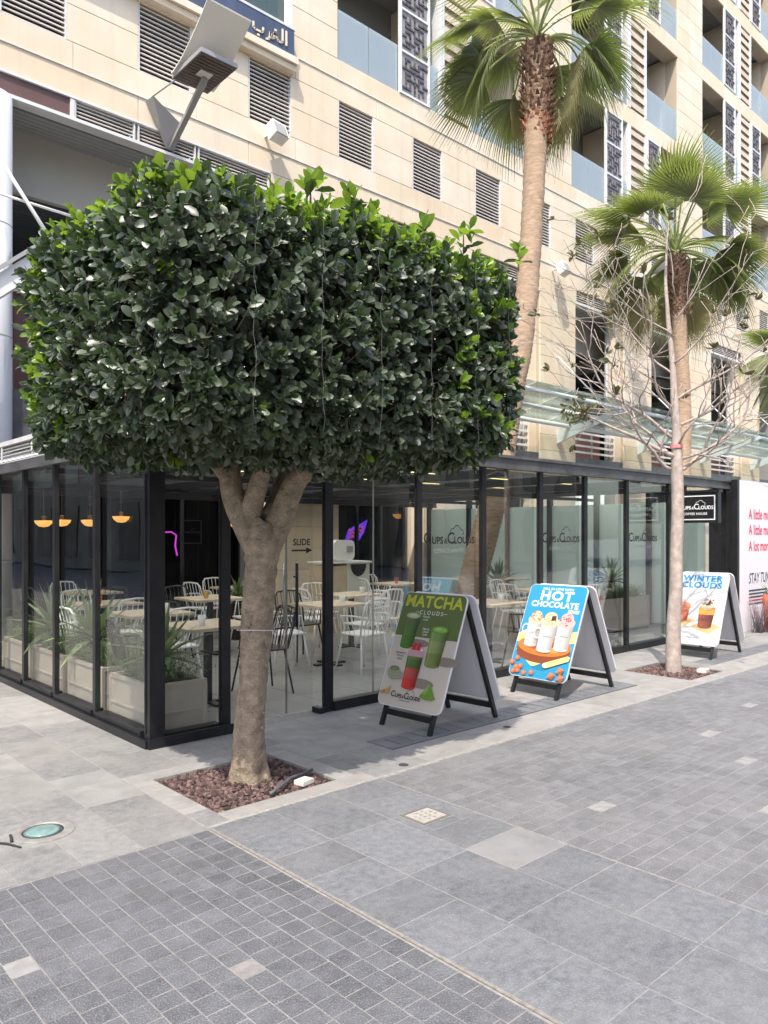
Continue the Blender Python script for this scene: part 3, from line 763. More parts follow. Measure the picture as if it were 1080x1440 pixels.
# ================================================================== PALMS
def fan_mesh(name, droop, nseg, Ls, m, seed, spread=2.5, petL=.95, rise=.1, limp=.5):
    """one fan frond; petiole leaves the origin along +Y and sags, blade beyond it"""
    rr = random.Random(seed); mb = MB()
    pts = []; p = Vector((0,0,0)); ang = rise
    for i in range(8):
        pts.append(p.copy()); ang -= droop*.10; p = p + Vector((0, math.cos(ang), math.sin(ang)))*petL/7
    mb.cur = 1; mb.tube(pts, lin([.022,.013], 7), 5); mb.cur = 0
    hub = pts[-1]; f = (pts[-1]-pts[-2]).normalized(); side = Vector((1,0,0)); up = side.cross(f)
    for k in range(nseg):
        a = (k/(nseg-1)-.5)*spread*1.0
        d0 = f*math.cos(a) + side*math.sin(a)
        L = Ls*(1-.25*abs(k/(nseg-1)-.5)*2)*rr.uniform(.9,1.06)
        w = L*spread/nseg*.24
        q = hub.copy(); d = d0.copy() + up*.05; wid = (side*math.cos(a) - f*math.sin(a)); prevL = []
        ns = 7; vs = []
        for j in range(ns+1):
            u = j/ns
            ww = w*(.4+2.3*u if u < .34 else 1.18*(1-(u-.34)/.68)**1.25)
            ww = max(ww, .002)
            fold = up*ww*.55
            vs += [q - wid*ww + fold*(1 if k % 2 else .6), q.copy(), q + wid*ww + fold*(.6 if k % 2 else 1)]
            g = (max(0, u-.30))**1.1*limp*rr.uniform(.75, 1.3)
            d = (d + Vector((0,0,-1))*g*.62 + Vector((0,0,-1))*droop*.05).normalized()
            q = q + d*L/ns
        fs = []
        for j in range(ns):
            o = j*3; fs += [(o, o+1, o+4, o+3), (o+1, o+2, o+5, o+4)]
        mb.add(vs, fs)
    me = bpy.data.meshes.new(name)
    me.from_pydata([tuple(v) for v in mb.v], [], mb.f); me.materials.append(m); me.materials.append(m_pet)
    me.polygons.foreach_set('material_index', mb.m); me.update()
    return me
FR = [fan_mesh('frond', .3, 36, .80, m_frond, 1, 3.5, .85, .0, .35), fan_mesh('frond', 1.1, 40, 1.15, m_frond, 2, 3.2, .95, .1, 1.5),
      fan_mesh('frond', 1.8, 40, 1.2, m_frond, 3, 3.0, .95, .1, 2.0), fan_mesh('frond', 2.2, 38, 1.15, m_frondd, 4, 2.6, .9, .0, 2.2)]
def palm(label, pts, radii, Hc, nfr, seed, redsheath, sheath, scale=1., pick=None):
    rr = random.Random(seed)
    base = Vector(pts[0]); t = thing('palm_tree', label, 'palm tree', (base.x, base.y, 0), group='palm trees behind the glass pavilion')
    P = wob(pts, 26, .01, seed); rad = lin(radii, 26)
    rad = [r*(1 + (.035 if i % 2 else -.02) + .03*noise.noise(Vector((i*.3, seed, 0)))) for i, r in enumerate(rad)]
    mb = MB(); mb.tube(P, rad, 20); mb.build('trunk', m_palmt, t)
    topp = P[-1]; dirv = (P[-1]-P[-6]).normalized()
    # old leaf bases: a collar of overlapping stubs
    n = int(sheath*170)
    mb = MB()
    for i in range(n):
        u = i/n; a = i*2.39996; c = topp - dirv*sheath*(1-u)
        r = radii[-1]*(1.0 + .18*math.sin(u*3.1)); out = Vector((math.cos(a), math.sin(a), 0))
        b = c + out*r*.85
        L = rr.uniform(.09, .17)*(1 if u > .25 else .7); w = rr.uniform(.025, .045); tdir = (out*rr.uniform(.35,1.1) + Vector((0,0,rr.uniform(.5,1.1))) + Vector((rr.uniform(-.3,.3), rr.uniform(-.3,.3), 0))).normalized()
        s = out.cross(Vector((0,0,1)))
        mb.cur = 1 if u < redsheath else 0
        e = b + tdir*L
        mb.add([b-s*w, b+s*w, b+s*w*.8+out*.03, b-s*w*.8+out*.03, e-s*w*.35, e+s*w*.35, e+s*w*.2-out*.012], [(0,1,5,4),(3,4,5,2),(0,4,3),(1,2,5),(4,5,6)])
    mb.build('leaf_bases', [m_boot, m_bootr], t, kind='stuff')
    crown = topp
    for i in range(nfr):
        u = (i+.5)/nfr; a = i*2.39996 + rr.uniform(-.15,.15)
        el = R(82) - u*R(92) + rr.uniform(-.1,.1)        # inner ones upright, outer ones hanging
        if u > .3:      # fronds on the street side were trimmed: none hangs over the trunk
            dd = Vector((-math.sin(a), math.cos(a), 0))
            if dd.dot(-FWD) > .55: a += 1.15 if dd.dot(RGT) < 0 and False else (1.1 if dd.cross(-FWD).z < 0 else -1.1)
        vi = 0 if u < .14 else 1 if u < .42 else 2 if u < .86 else 3
        o = bpy.data.objects.new('frond', FR[vi]); COL.objects.link(o); o.parent = t
        s = scale*rr.uniform(.88, 1.1)
        M = Matrix.Translation(crown - Vector(t.location) + dirv*(.05+.12*(1-u))) @ Matrix.Rotation(a, 4, 'Z') @ Matrix.Rotation(el, 4, 'X') @ Matrix.Rotation(rr.uniform(-.5,.5), 4, 'Y') @ Matrix.Scale(s, 4)
        o.matrix_local = M
    return t
palm('tall leaning fan palm whose trunk passes through the pavilion roof', [tuple(FWD*13.3 + RGT*l_ + Vector((0,0,z_))) for l_, z_ in ((1.42,-.02),(1.58,.9),(1.84,1.9),(2.08,3.1),(2.21,4.0),(2.42,5.1),(2.60,7.3),(2.68,9.55),(2.69,10.15))],
     [.27, .245, .23, .225, .215, .20, .185, .21, .25], 10.0, 32, 5, .25, 1.7, 1.15)
palm('shorter fan palm with dense crown behind the bare tree', [(17.6, 8.7, -.02), (17.75, 8.7, 2), (17.9, 8.7, 4.4), (17.82, 8.75, 6.5), (17.75, 8.8, 8.35)],
     [.22, .205, .19, .17, .2], 8.3, 40, 8, .0, 1.5, 1.4)
palm('fan palm at the right edge of the view showing only its fronds', [(24.0, 8.0, -.02), (24.1, 8.0, 3.0), (24.1, 8.0, 6.6)], [.2, .18, .2], 6.7, 26, 12, .0, 1.1, 1.25)

# ================================================================== GLASS PAVILION
PX, PY = 2.58, 5.40; PXE, PYE = 12.78, 12.2; ZT = 2.33
pav = thing('glass_pavilion', 'black framed glass cafe pavilion with slatted roof along the pavement', 'pavilion', (PX, PY, 0))
def pbox(name, x0, x1, y0, y1, z0, z1, m, parent=pav, label=None):
    mb = MB(); mb.box(x0, x1, y0, y1, z0, z1); return mb.build(name, m, parent, label=label)
fx = [2.61, 3.22, 4.28, 5.44, 6.44, 7.49, 8.44, 9.46, 10.67]
pw = [.062, .04, .045, .035, .035, .035, .035, .035, .05]
for x, w in zip(fx, pw):
    mb = MB()
    mb.box(x-w, x+w, PY-.055 if x == 2.61 else PY-.02, PY+.028, .0, ZT)
    mb.box(x-w-.008, x-w, PY-.0, PY+.02, .10, ZT-.02); mb.box(x+w, x+w+.008, PY-.0, PY+.02, .10, ZT-.02)
    mb.build('post', m_black, pav)
ly = [6.42, 7.38, 8.26, 9.15, 10.05, 10.95, 11.85]
for y in ly:
    mb = MB(); mb.box(PX-.02, PX+.025, y-.03, y+.03, 0, ZT); mb.box(PX-.01, PX+.02, y-.038, y-.03, .1, ZT-.02); mb.box(PX-.01, PX+.02, y+.03, y+.038, .1, ZT-.02)
    mb.build('post', m_black, pav)
# base rails
rail_spans = [(2.69, 3.17)] + [(a+.055, b-.055) for a, b in zip(fx[2:-1], fx[3:])]
for a, b in rail_spans:
    pbox('base_rail', a-.0, b, PY-.03, PY+.07, 0, .085, m_black)
pbox('base_rail', 4.16, 4.218, PY-.04, PY+.08, 0, .05, m_black)
yy = [PY+.11] + ly
for a, b in zip(yy[:-1], yy[1:]): pbox('base_rail', PX-.03, PX+.08, a+(.046 if a > 5.6 else 0), b-.046, 0, .10, m_black)
# outer skirting under the corner
pbox('skirting', PX-.05, 3.275, PY-.085, PY-.057, 0, .075, m_black)
pbox('skirting', PX-.063, PX-.037, PY-.05, 9.5, 0, .06, m_black)
# glass panes
def logo(mb, place, sz, inkc=0):
    """CUPS & CLOUDS with its little cloud outline; place(u,v)"""
    mb.cur = inkc
    text_mb(mb, 'C', sz*1.35, lambda u, v: place(u-sz*2.62, v), bold=sz*.022)
    text_mb(mb, 'UPS', sz*.82, lambda u, v: place(u-sz*1.42, v), bold=sz*.026)
    text_mb(mb, '&', sz*.62, lambda u, v: place(u-sz*.42, v), bold=sz*.012)
    text_mb(mb, 'C', sz*1.35, lambda u, v: place(u+sz*.22, v), bold=sz*.022)
    text_mb(mb, 'LOUDS', sz*.82, lambda u, v: place(u+sz*1.92, v), bold=sz*.026)
    # cloud line
    pts = []
    for cx, cy, r, a0, a1 in ((.45, .98, .30, 200, 60), (.98, 1.12, .42, 165, 20), (1.55, .93, .25, 100, -60)):
        for k in range(9):
            a = R(a0+(a1-a0)*k/8); pts.append((cx+r*math.cos(a), cy+r*math.sin(a)))
    for (a, b) in zip(pts[:-1], pts[1:]):
        d = Vector((b[0]-a[0], b[1]-a[1])); n = Vector((-d.y, d.x)).normalized()*.035
        if d.length < 1e-5: continue
        q = [(a[0]-n.x, a[1]-n.y), (b[0]-n.x, b[1]-n.y), (b[0]+n.x, b[1]+n.y), (a[0]+n.x, a[1]+n.y)]
        mb.add([place(u*sz, v*sz) for u, v in q], [(0,1,2,3)])
def pane_front(x0, x1, z0=.09, y=PY+.03, name='glass_pane'):
    return pbox(name, x0, x1, y, y+.010, z0, ZT-.01, m_glass)
panes = [pane_front(2.70, 3.158)]
for a, b in zip(fx[2:-1], fx[3:]): panes.append(pane_front(a+.075, b-.075))
for i, pn in enumerate(panes[1:]):
    if i in (1, 3, 5):
        a, b = fx[2+i], fx[3+i]; cx = (a+b)/2 - (.02 if i != 5 else .12); mb = MB()
        pl = lambda u, v, cx=cx: (cx+u, PY+.024, 1.50+v)
        logo(mb, pl, .125)
        mb.cur = 1; text_mb(mb, 'COFFEE HOUSE', .06, lambda u, v: (cx+u, PY+.024, 1.405+v), spacing=1.15)
        mb.build('logo_lettering', [m_ink, m_inkg], pn)
for a, b in zip(yy[:-1], yy[1:]):
    pbox('glass_pane', PX+.02, PX+.03, a+(.06 if a > 5.6 else .0), b-.06, .10, ZT-.01, m_glass)
# sliding door leaf (frameless) with handle and lettering
door = pbox('glass_door', 3.93, 4.21, PY+.14, PY+.15, .012, ZT-.01, m_glass)
mb = MB(); mb.tube([(4.0, PY+.09, .78), (4.0, PY+.09, 1.34)], .014, 8); mb.bar((4.0, PY+.09, .9), (4.0, PY+.138, .9), .012); mb.bar((4.0, PY+.09, 1.22), (4.0, PY+.138, 1.22), .012); mb.build('door_handle', m_black, door)
mb = MB(); mb.tube([(3.945, PY+.2, .78), (3.945, PY+.2, 1.34)], .014, 8); mb.bar((3.945, PY+.2, .9), (3.945, PY+.152, .9), .012); mb.bar((3.945, PY+.2, 1.22), (3.945, PY+.152, 1.22), .012); mb.build('door_handle', m_steel, door)
mb = MB(); pl = lambda u, v: (4.085+u, PY+.134, 1.50+v)
text_mb(mb, 'SLIDE', .082, lambda u, v: pl(u, v), bold=.002, sx=.95)
mb.add([pl(-.11,-.055), pl(.06,-.055), pl(.06,-.04), pl(-.11,-.04)], [(0,1,2,3)]); mb.add([pl(.05,-.075), pl(.12,-.047), pl(.05,-.02)], [(0,1,2)])
mb.build('slide_lettering', m_ink, door)
pbox('door_edge_strip', 3.922, 3.93, PY+.135, PY+.155, .012, ZT-.01, m_steel, door)
pbox('pane_joint', 4.84, 4.85, PY+.014, PY+.028, .09, ZT-.01, m_steel)
# fascia and roof
pbox('fascia', PX-.07, PXE-.0, PY-.10, PY+.06, ZT, 2.47, m_dgrey)
pbox('gutter_lip', PX-.07, PXE, PY-.125, PY-.102, 2.445, 2.475, m_dgrey)
mb = MB(); mb.box(PX-.07, PX-.03, PY+.07, PYE, ZT-.08, ZT+.02); mb.build('side_beam', m_dgrey, pav)
mb = MB(); mb.box(PX-.09, PX+.10, PY+.07, PYE, 2.53, 2.575); mb.build('side_coping', m_white2, pav)
for k in range(5):   # tilted blades of the side band
    mb = MB(); z = 2.365 + k*.036
    mb.obox((PX-.045, (PY+.1+PYE)/2, z), (.03, 0, .016), (0, (PYE-PY-.1)/2, 0), (-.002, 0, .004)); mb.build('side_blade', m_white2, pav)
for y in np.arange(PY+.5, PYE, .95):
    pbox('blade_bracket', PX-.085, PX-.078, y-.012, y+.012, 2.35, 2.528, m_white2)
pbox('roof_sheet', PX, PXE-.02, PY+.065, PYE-.105, 2.462, 2.468, m_poly)
k = 0
y = PY+.14
while y < PYE-.1:
    mb = MB(); mb.obox(((PX+PXE)/2+.07, y, 2.42), ((PXE-PX)/2-.12, 0, 0), (0, .014, .024), (0, -.004, .003))
    mb.build('roof_slat', m_black, pav); y += .15
for x in (3.9, 5.44, 6.98, 8.44, 10.0, 11.4):
    pbox('rafter', x-.035, x+.035, PY+.10, PYE, 2.26, 2.36, m_black)
pbox('rear_beam', PX, PXE, PYE-.1, PYE, 2.2, 2.5, m_black)
for y in (5.62, 6.6, 7.9): pbox('led_strip', 2.8, 10.6, y, y+.012, 2.352, 2.36, m_led)
for y in (7.9, 10.4): pbox('cross_beam', PX+.1, PXE-.1, y-.05, y+.05, 2.21, 2.26, m_black)
# end bay: entrance recess with dark posts
for x, w in ((11.45, .07), (12.30, .06), (12.68, .11)):
    pbox('post', x-w, x+w, PY-.02 if x > 12 else PY+.25, PY+.12 if x > 12 else PY+.39, 0, ZT, m_black)
pbox('glass_pane', 11.52, 12.24, PY+.3, PY+.31, .03, ZT-.01, m_glass)
pbox('base_rail', 11.52, 12.24, PY+.27, PY+.34, 0, .03, m_black)
# pale screens closing the far end, black posts between
scr = [(5.75, 6.7), (6.78, 7.75), (7.83, 8.8), (8.88, 9.85), (9.93, 10.9), (10.98, 12.1)]
for a, b in scr:
    pbox('roller_screen', 12.60, 12.62, a, b, .03, 2.15, m_mint)
    pbox('post', 12.53, 12.64, b, b+.08, 0, ZT, m_black)
# cafe floor
fl = MB(); fl.box(PX+.1, PXE, PY+.11, 20, -.05, -.004); fl = fl.build('cafe_floor', m_joint, kind='structure')
recs = []
x = PX+.12
while x < PXE-.1:
    y = PY+.12
    while y < 15.5:
        recs.append(sl(x, min(x+.6, PXE), y, y+.6, 0, .003, .002, .0005)); y += .6
    x += .6
pieces(fl, 'floor_tile', recs, slab_maker, [m_floor], 'tile_field')

# ================================================================== BUILDING
YF = 12.5
bd = thing('stone_building', 'tall cream limestone apartment building with arcade and screened balconies', 'building', (2.5, YF, 0))
XM = 35.5
FL = [11.65 + 3.5*k for k in range(5)]
solid = []      # (x0,x1,z0,z1)  stone-clad rectangles
def add_solid(x0, x1, z0, z1, courses, w=1.107, ph=None):
    solid.append((x0, x1, z0, z1, courses, w, ph))
LW = [(3.54 + 2.2145*k, 3.54 + 2.2145*k + 1.01) for k in range(-1, 15)]
add_solid(.5, XM, 8.70, 9.58, 2, 2.2145, 3.54)
edges = [.5] + [v for w in LW for v in w] + [XM]
for a, b in zip(edges[::2], edges[1::2]):
    if b > a: add_solid(a, b, 9.58, 10.78, 2, 1.3)
add_solid(.5, XM, 10.78, 11.65, 2, 2.2145, 2.43)
COLR = [10.2 + 4.43*k for k in range(6)]
for xr in COLR:
    add_solid(xr-1.72, xr, 0, 8.30, 19, 1.75)
    add_solid(xr-1.72, xr, 8.30, 8.70, 1, 1.75)
STARTS = [10.17, 18.86, 27.2]
bal = []    # openings on the upper floors
for k in range(4):
    z0 = FL[k]; z1 = z0 + 2.95
    add_solid(9.0, 10.17, z0, z1, 5, 1.2)
    for s, nx in zip(STARTS, STARTS[1:] + [35.5]):
        add_solid(s+6.45, nx, z0, z1, 5, 1.15)
        bal.append((s, k))
    add_solid(9.0 if k == 0 else 4, XM, z1, FL[k]+3.5, 1, 1.6)
    if k > 0: add_solid(3, 9.0, z0, z1, 5, 1.2)
add_solid(4, 7.3, 11.65, 14.6, 5, 1.1); add_solid(4, 9.0, 14.6, 15.15, 1, 1.6)
recs = []; core = MB()
for (x0, x1, z0, z1, nc, w, ph) in solid:
    core.box(x0+.004, x1-.004, YF+.045, YF+.50, z0+.0, z1-.0)
    hz = (z1-z0)/nc
    for c in range(nc):
        if ph is not None:
            xs = [x0]; q = ph + (w/2 if c % 2 else 0)
            while q > x0: q -= w
            q += w
            while q < x1 - .05: xs.append(q); q += w
            xs.append(x1)
        else:
            n = max(1, round((x1-x0)/w)); xs = [x0+(x1-x0)*i/n for i in range(n+1)]
        for a, b in zip(xs[:-1], xs[1:]):
            ctr = ((a+b)/2, YF, z0+(c+.5)*hz)
            if b - a < .03 or not (proj(ctr)[2] > 3): continue
            recs.append((ctr, math.sqrt((b-a)*hz), (a+.004, b-.004, z0+c*hz+.004, z0+(c+1)*hz-.004, 0)))
core.build('wall', m_joint, bd)
recs = [r for r in recs if inframe(r[0], 160)]
pieces(bd, 'stone_panel', recs, lambda mb, d: mb.vslab(d[0], d[1], d[2], d[3], YF, YF+.045, .005), [m_cream], 'stone_panel_field')
# string courses
def bbox(name, x0, x1, y0, y1, z0, z1, m, parent=bd):
    mb = MB(); mb.box(x0, x1, y0, y1, z0, z1); return mb.build(name, m, parent)
bbox('string_course', .5, XM, YF-.02, YF-.002, 9.13, 9.146, m_white2)
bbox('string_course', 9.0, XM, YF-.018, YF-.002, 11.205, 11.22, m_white2)
bbox('end_wall', XM+.002, XM+.3, YF+.05, 20, 0, 25.6, m_greyw)
# louvred windows
def louvre(x0, x1, z0, z1, n, y0=YF, depth=.16, tilt=.05, frame=True, m=m_slatm):
    c = MB(); c.box(x0, x1, y0+.26, y0+.30, z0, z1)
    lw = c.build('louvred_window', m_dark, bd)
    if frame:
        f = MB()
        f.box(x0, x0+.025, y0+.0, y0+.10, z0, z1); f.box(x1-.025, x1, y0+.0, y0+.10, z0, z1); f.box(x0+.025, x1-.025, y0+.004, y0+.1, z0, z0+.012); f.build('frame', m_white2, lw)
    p = (z1-z0)/n
    for i in range(n):
        mb = MB(); z = z0 + (i+.5)*p
        mb.obox(((x0+x1)/2, y0+.07, z), ((x1-x0)/2-.03, 0, 0), (0, .03, p*.10), (0, 0, p*.13))
        mb.build('louvre_blade', m, lw)
for a, b in LW[1:]:
    if a < 33: louvre(a, b, 9.58, 10.78, 15)
# arcade: louvre strips, openings between columns
louvre(4.67, 5.70, 8.36, 8.66, 5); louvre(5.75, 6.85, 8.36, 8.66, 5); louvre(6.9, 8.45, 8.36, 8.66, 5)
bbox('maroon_band', 1.5, 4.60, YF+.02, YF+.12, 8.38, 8.66, m_brown)
bbox('white_trim', .5, 8.46, YF-.02, YF+.2, 8.665, 8.70, m_white); bbox('white_trim', .5, 8.46, YF-.03, YF+.2, 8.30, 8.355, m_white)
bbox('white_trim', 4.60, 4.665, YF-.01, YF+.1, 8.357, 8.663, m_white)
for i, xr in enumerate(COLR[:-1]):
    a, b = xr, xr+4.43-1.72
    louvre(a+.02, b-.36, 8.36, 8.68, 5)
    bbox('white_trim', a, b, YF-.0, YF+.25, 8.30, 8.355, m_white)
# reveals beside each column: recessed strip and dark down-pipe
for xr in COLR:
    bbox('column_return', xr-2.06, xr-1.73, YF+.12, YF+.5, 0, 8.29, m_cream)
    mb = MB(); mb.tube([(xr-2.17, YF+.35, 0), (xr-2.17, YF+.35, 8.28)], .07, 10); mb.build('downpipe', mat('pipe_grey', (.3, .3, .31), .5), bd)
# soffits
k = 0; y = YF+.32
while y < 13.45:
    bbox('soffit_strip', .5, XM, y, y+.1, 8.33, 8.36, m_soffit); y += .115
bbox('bulkhead', .5, XM, 13.5, 13.62, 7.3, 8.34, m_beige)
bbox('soffit_backing', .5, XM, YF+.26, 13.5, 8.37, 8.40, m_dark)
y = 13.65
while y < 19.8:
    bbox('ceiling_strip', .5, XM, y, y+.13, 7.27, 7.3, m_dsoffit); y += .16
bbox('ceiling_backing', .5, XM, 13.62, 20, 7.31, 7.34, m_dark)
bbox('rear_wall', .5, XM, 19.9, 20, 3.9, 7.3, m_dark)
# small cross beams under the arcade soffit
for xr in COLR: bbox('cross_beam', xr-1.7, xr-.9, 13.0+.63, 19.8, 7.05, 7.265, m_beige)
# first floor terrace: slab, brown spandrel, railing
bbox('terrace_slab', .5, XM, 12.75, 19.9, 3.55, 3.85, m_greyw)
for i, xr in enumerate([5.77] + COLR[:-1]):
    a, b = xr + .0, xr+4.43-2.06
    if i == 0: a = 4.0
    bbox('spandrel', a, b+.3, 13.35, 13.45, 3.85, 5.35, m_brown)
    rl = sub('railing', bd, (a, 12.7, 3.85))
    for j in range(4):
        mb = MB(); mb.box(a+.02, b-.02, 12.66, 12.70, 4.0+j*.19, 4.06+j*.19); mb.build('rail', m_white, rl)
    for q in (a+.05, (a+b)/2, b-.05):
        mb = MB(); mb.box(q-.02, q+.02, 12.702, 12.74, 3.85, 4.64); mb.build('baluster', m_white, rl)
# left end behind the white column: maroon panels, louvre, dark strips
bbox('maroon_wall', 1.5, 8.4, 13.9, 14.0, 2.6, 5.75, m_brown)
bbox('wall_cap', 1.5, 8.4, 13.82, 14.02, 5.75, 5.85, m_white)
lv = MB(); lv.box(4.3, 6.6, 13.86, 13.9, 4.1, 5.0); lv = lv.build('louvred_window', m_dark, bd)
f = MB()
for q in ((4.3, 6.6, 4.95, 5.05), (4.3, 6.6, 4.05, 4.15), (4.3, 4.4, 4.15, 4.95), (6.5, 6.6, 4.15, 4.95)): f.box(q[0], q[1], 13.80, 13.86, q[2], q[3])
f.build('frame', m_white, lv)
for j in range(5):
    mb = MB(); mb.obox((5.45, 13.82, 4.23+j*.16), (1.05, 0, 0), (0, .035, .04), (0, -.004, .008)); mb.build('louvre_blade', m_woodslat, lv)
# ground floor: dark shop interior
recs = []
x = .5
while x < 24:
    recs.append(((x+.14, 15.9, 1.8), .7, (x, x+.28, 0, 3.5, 0))); x += .285
pieces(bd, 'wall_board', recs, lambda mb, d: mb.vslab(d[0]+.003, d[1]-.003, d[2], d[3], 15.9, 15.95, .006), [m_dwood], 'wall_board_field')
bbox('ground_floor_ceiling', .5, XM, 12.6, 16, 3.3, 3.54, m_dark)
bbox('floor_beam', .5, XM, 12.56, 12.74, 3.1, 3.85, m_dgrey)
for a, b in ((4.0, 8.1), (10.25, 12.4), (14.7, 16.9)):
    fr = MB()
    n = 3
    for i in range(n+1):
        q = a+(b-a)*i/n; fr.box(q-.03, q+.03, 12.78, 12.86, 0, 3.1)
    sf = fr.build('shopfront_frame', m_black, bd)
    for i in range(n):
        mb = MB(); mb.box(a+(b-a)*i/n+.035, a+(b-a)*(i+1)/n-.035, 12.81, 12.82, .02, 3.08); mb.build('pane', m_sglass, sf)
# upper storeys: recess back wall, slabs, side fins
bbox('recess_wall', 4, XM, 14.1, 14.25, 11.66, 25.6, m_greyw)
for k, z in enumerate(FL): bbox('floor_slab', 9.01 if k == 0 else 4, XM, YF+.51, 14.09, z-.32, z-.005, m_greyw)
# maze lattice mesh (shared)
def maze_mesh(w, h, nx, nz, seed):
    rr = random.Random(seed); seen = {(0, 0)}; st = [(0, 0)]; open_ = set()
    while st:
        c = st[-1]; nb = [(c[0]+dx, c[1]+dz) for dx, dz in ((1,0),(-1,0),(0,1),(0,-1)) if 0 <= c[0]+dx < nx and 0 <= c[1]+dz < nz and (c[0]+dx, c[1]+dz) not in seen]
        if not nb: st.pop(); continue
        n = rr.choice(nb); seen.add(n); open_.add((c, n)); open_.add((n, c)); st.append(n)
    mb = MB(); cw, ch = w/nx, h/nz; t = min(cw, ch)*.20
    mb.cur = 1; mb.box(-w/2, w/2, .022, .028, 0, h); mb.cur = 0
    for i in range(nx):
        for j in range(nz):
            if i+1 < nx and ((i,j),(i+1,j)) not in open_: mb.box(-w/2+(i+1)*cw-t, -w/2+(i+1)*cw+t, 0, .02, j*ch-t+.001, (j+1)*ch+t-.001)
            if j+1 < nz and ((i,j),(i,j+1)) not in open_: mb.box(-w/2+i*cw-t, -w/2+(i+1)*cw+t, -.002, .018, (j+1)*ch-t, (j+1)*ch+t)
    return mb
LAT = []
for sd in (1, 2, 3):
    mb = maze_mesh(.90, .88, 6, 8, sd)
    me = bpy.data.meshes.new('lattice_panel'); me.from_pydata(mb.v, [], mb.f); me.materials.append(m_lattice); me.materials.append(m_latback)
    me.polygons.foreach_set('material_index', mb.m); me.update(); LAT.append(me)
def lattice(x0, x1, z0):
    w = x1-x0; mb = MB()
    for q in ((x0, x0+.06), (x1-.06, x1)): mb.box(q[0], q[1], YF-.03, YF+.04, z0, z0+2.94)
    for j in range(4): mb.box(x0+.06, x1-.06, YF-.025, YF+.035, z0+.0+j*.96, z0+.05+j*.96)
    f = mb.build('lattice_screen', m_white, bd)
    for j in range(3):
        o = bpy.data.objects.new('lattice_panel', LAT[(j + int(x0)) % 3]); COL.objects.link(o); o.parent = f
        o.location = ((x0+x1)/2-2.5, -.015, z0+.065+j*.96); o.scale = ((w-.14)/.90, 1, 1)
def slats(x0, x1, z0):
    mb = MB()
    for q in ((x0, x0+.05), (x1-.05, x1)): mb.box(q[0], q[1], YF-.02, YF+.12, z0, z0+2.94)
    f = mb.build('slatted_screen', m_white, bd)
    mb = MB(); mb.box(x0+.05, x1-.05, YF+.10, YF+.12, z0, z0+2.94); mb.build('backing', mat('slat_backing', (.42, .35, .28), .7), f)
    for j in range(9):
        mb = MB(); z = z0+.12+j*.325; mb.obox(((x0+x1)/2, YF+.05, z+.09), ((x1-x0)/2-.055, 0, 0), (0, .026, .02), (0, 0, .085)); mb.build('slat', m_woodslat, f)
def balcony(x0, x1, z0, nglass=2):
    b = sub('balcony', bd, (x0, YF, z0)); n = nglass; 
    for i in range(n):
        a = x0+(x1-x0)*i/n; c = x0+(x1-x0)*(i+1)/n
        mb = MB(); mb.box(a+.012, c-.012, YF+.03, YF+.045, z0-.02, z0+1.08); mb.build('glass_panel', m_bglass, b)
    mb = MB(); mb.box(x0, x1, YF+.02, YF+.055, z0-.05, z0-.022); mb.build('bottom_rail', m_white, b)
    # window on the recessed wall
    mb = MB(); a, c = x0+.25, x0+min(1.5, x1-x0)-.1
    mb.box(a, c, 14.05, 14.095, z0+.05, z0+2.3); mb.build('window', mat('dark_window', (.03, .033, .035), .15), b)
    mb = MB()
    for q in ((a-.07, a, 0, 2.37), (c, c+.07, 0, 2.37), (a, c, 2.3, 2.37), ((a+c)/2-.03, (a+c)/2+.03, .05, 2.3)): mb.box(q[0], q[1], 14.02, 14.098, z0+q[2], z0+q[3])
    mb.build('window_frame', m_white2, b)
for s, k in bal:
    z = FL[k]
    balcony(s, s+1.78, z); lattice(s+1.80, s+2.78, z); balcony(s+2.80, s+3.12, z, 1)
    bbox('jamb', s+3.12, s+3.22, YF-.01, YF+.5, z, z+2.95, m_white)
    slats(s+3.24, s+4.28, z)
    bbox('cross_wall', s+3.02, s+3.14, YF+.52, 14.08, z, z+3.1, m_cream)
    bbox('cross_wall', s-.12, s-.0, YF+.46, 14.08, z, z+3.1, m_cream)
    bbox('cross_wall', s+6.45, s+6.6, YF+.46, 14.08, z, z+3.1, m_cream)
    if (k + STARTS.index(s)) % 2 == 0:
        balcony(s+4.30, s+6.45, z)
        if STARTS.index(s) == 0: pass
    else:
        lattice(s+4.32, s+5.2, z); balcony(s+5.22, s+6.43, z, 1)
# large window above the navy sign
wn_ = MB(); wn_.box(7.3, 9.0, YF+.20, YF+.24, 11.65, 14.6); wn_ = wn_.build('large_window', m_wglass, bd)
mb = MB(); mb.box(8.45, 8.95, YF+.3, YF+.34, 11.65, 14.6); mb.build('curtain', m_curtain, wn_)
mb = MB(); mb.box(7.3, 8.45, YF+.42, YF+.46, 11.65, 14.6); mb.build('blind', mat('blue_grey_blind', (.3, .4, .42), .8), wn_)
mb = MB(); mb.box(8.93, 9.0, YF-.01, YF+.19, 11.65, 14.6); mb.box(7.3, 8.93, YF-.01, YF+.19, 11.65, 11.72); mb.box(7.3, 7.36, YF-.01, YF+.19, 11.72, 14.6); mb.build('frame', m_white, wn_)
bbox('sign_ledge', 4, 8.99, YF-.16, YF-.002, 10.80, 10.92, m_cream)
bbox('ledge_shelf', 4, 8.99, YF-.22, YF-.002, 10.93, 11.06, m_cream)
# grey flat roof so the block is closed above
bbox('roof', 4, XM, YF+.1, 20, 25.66, 25.8, m_greyw)

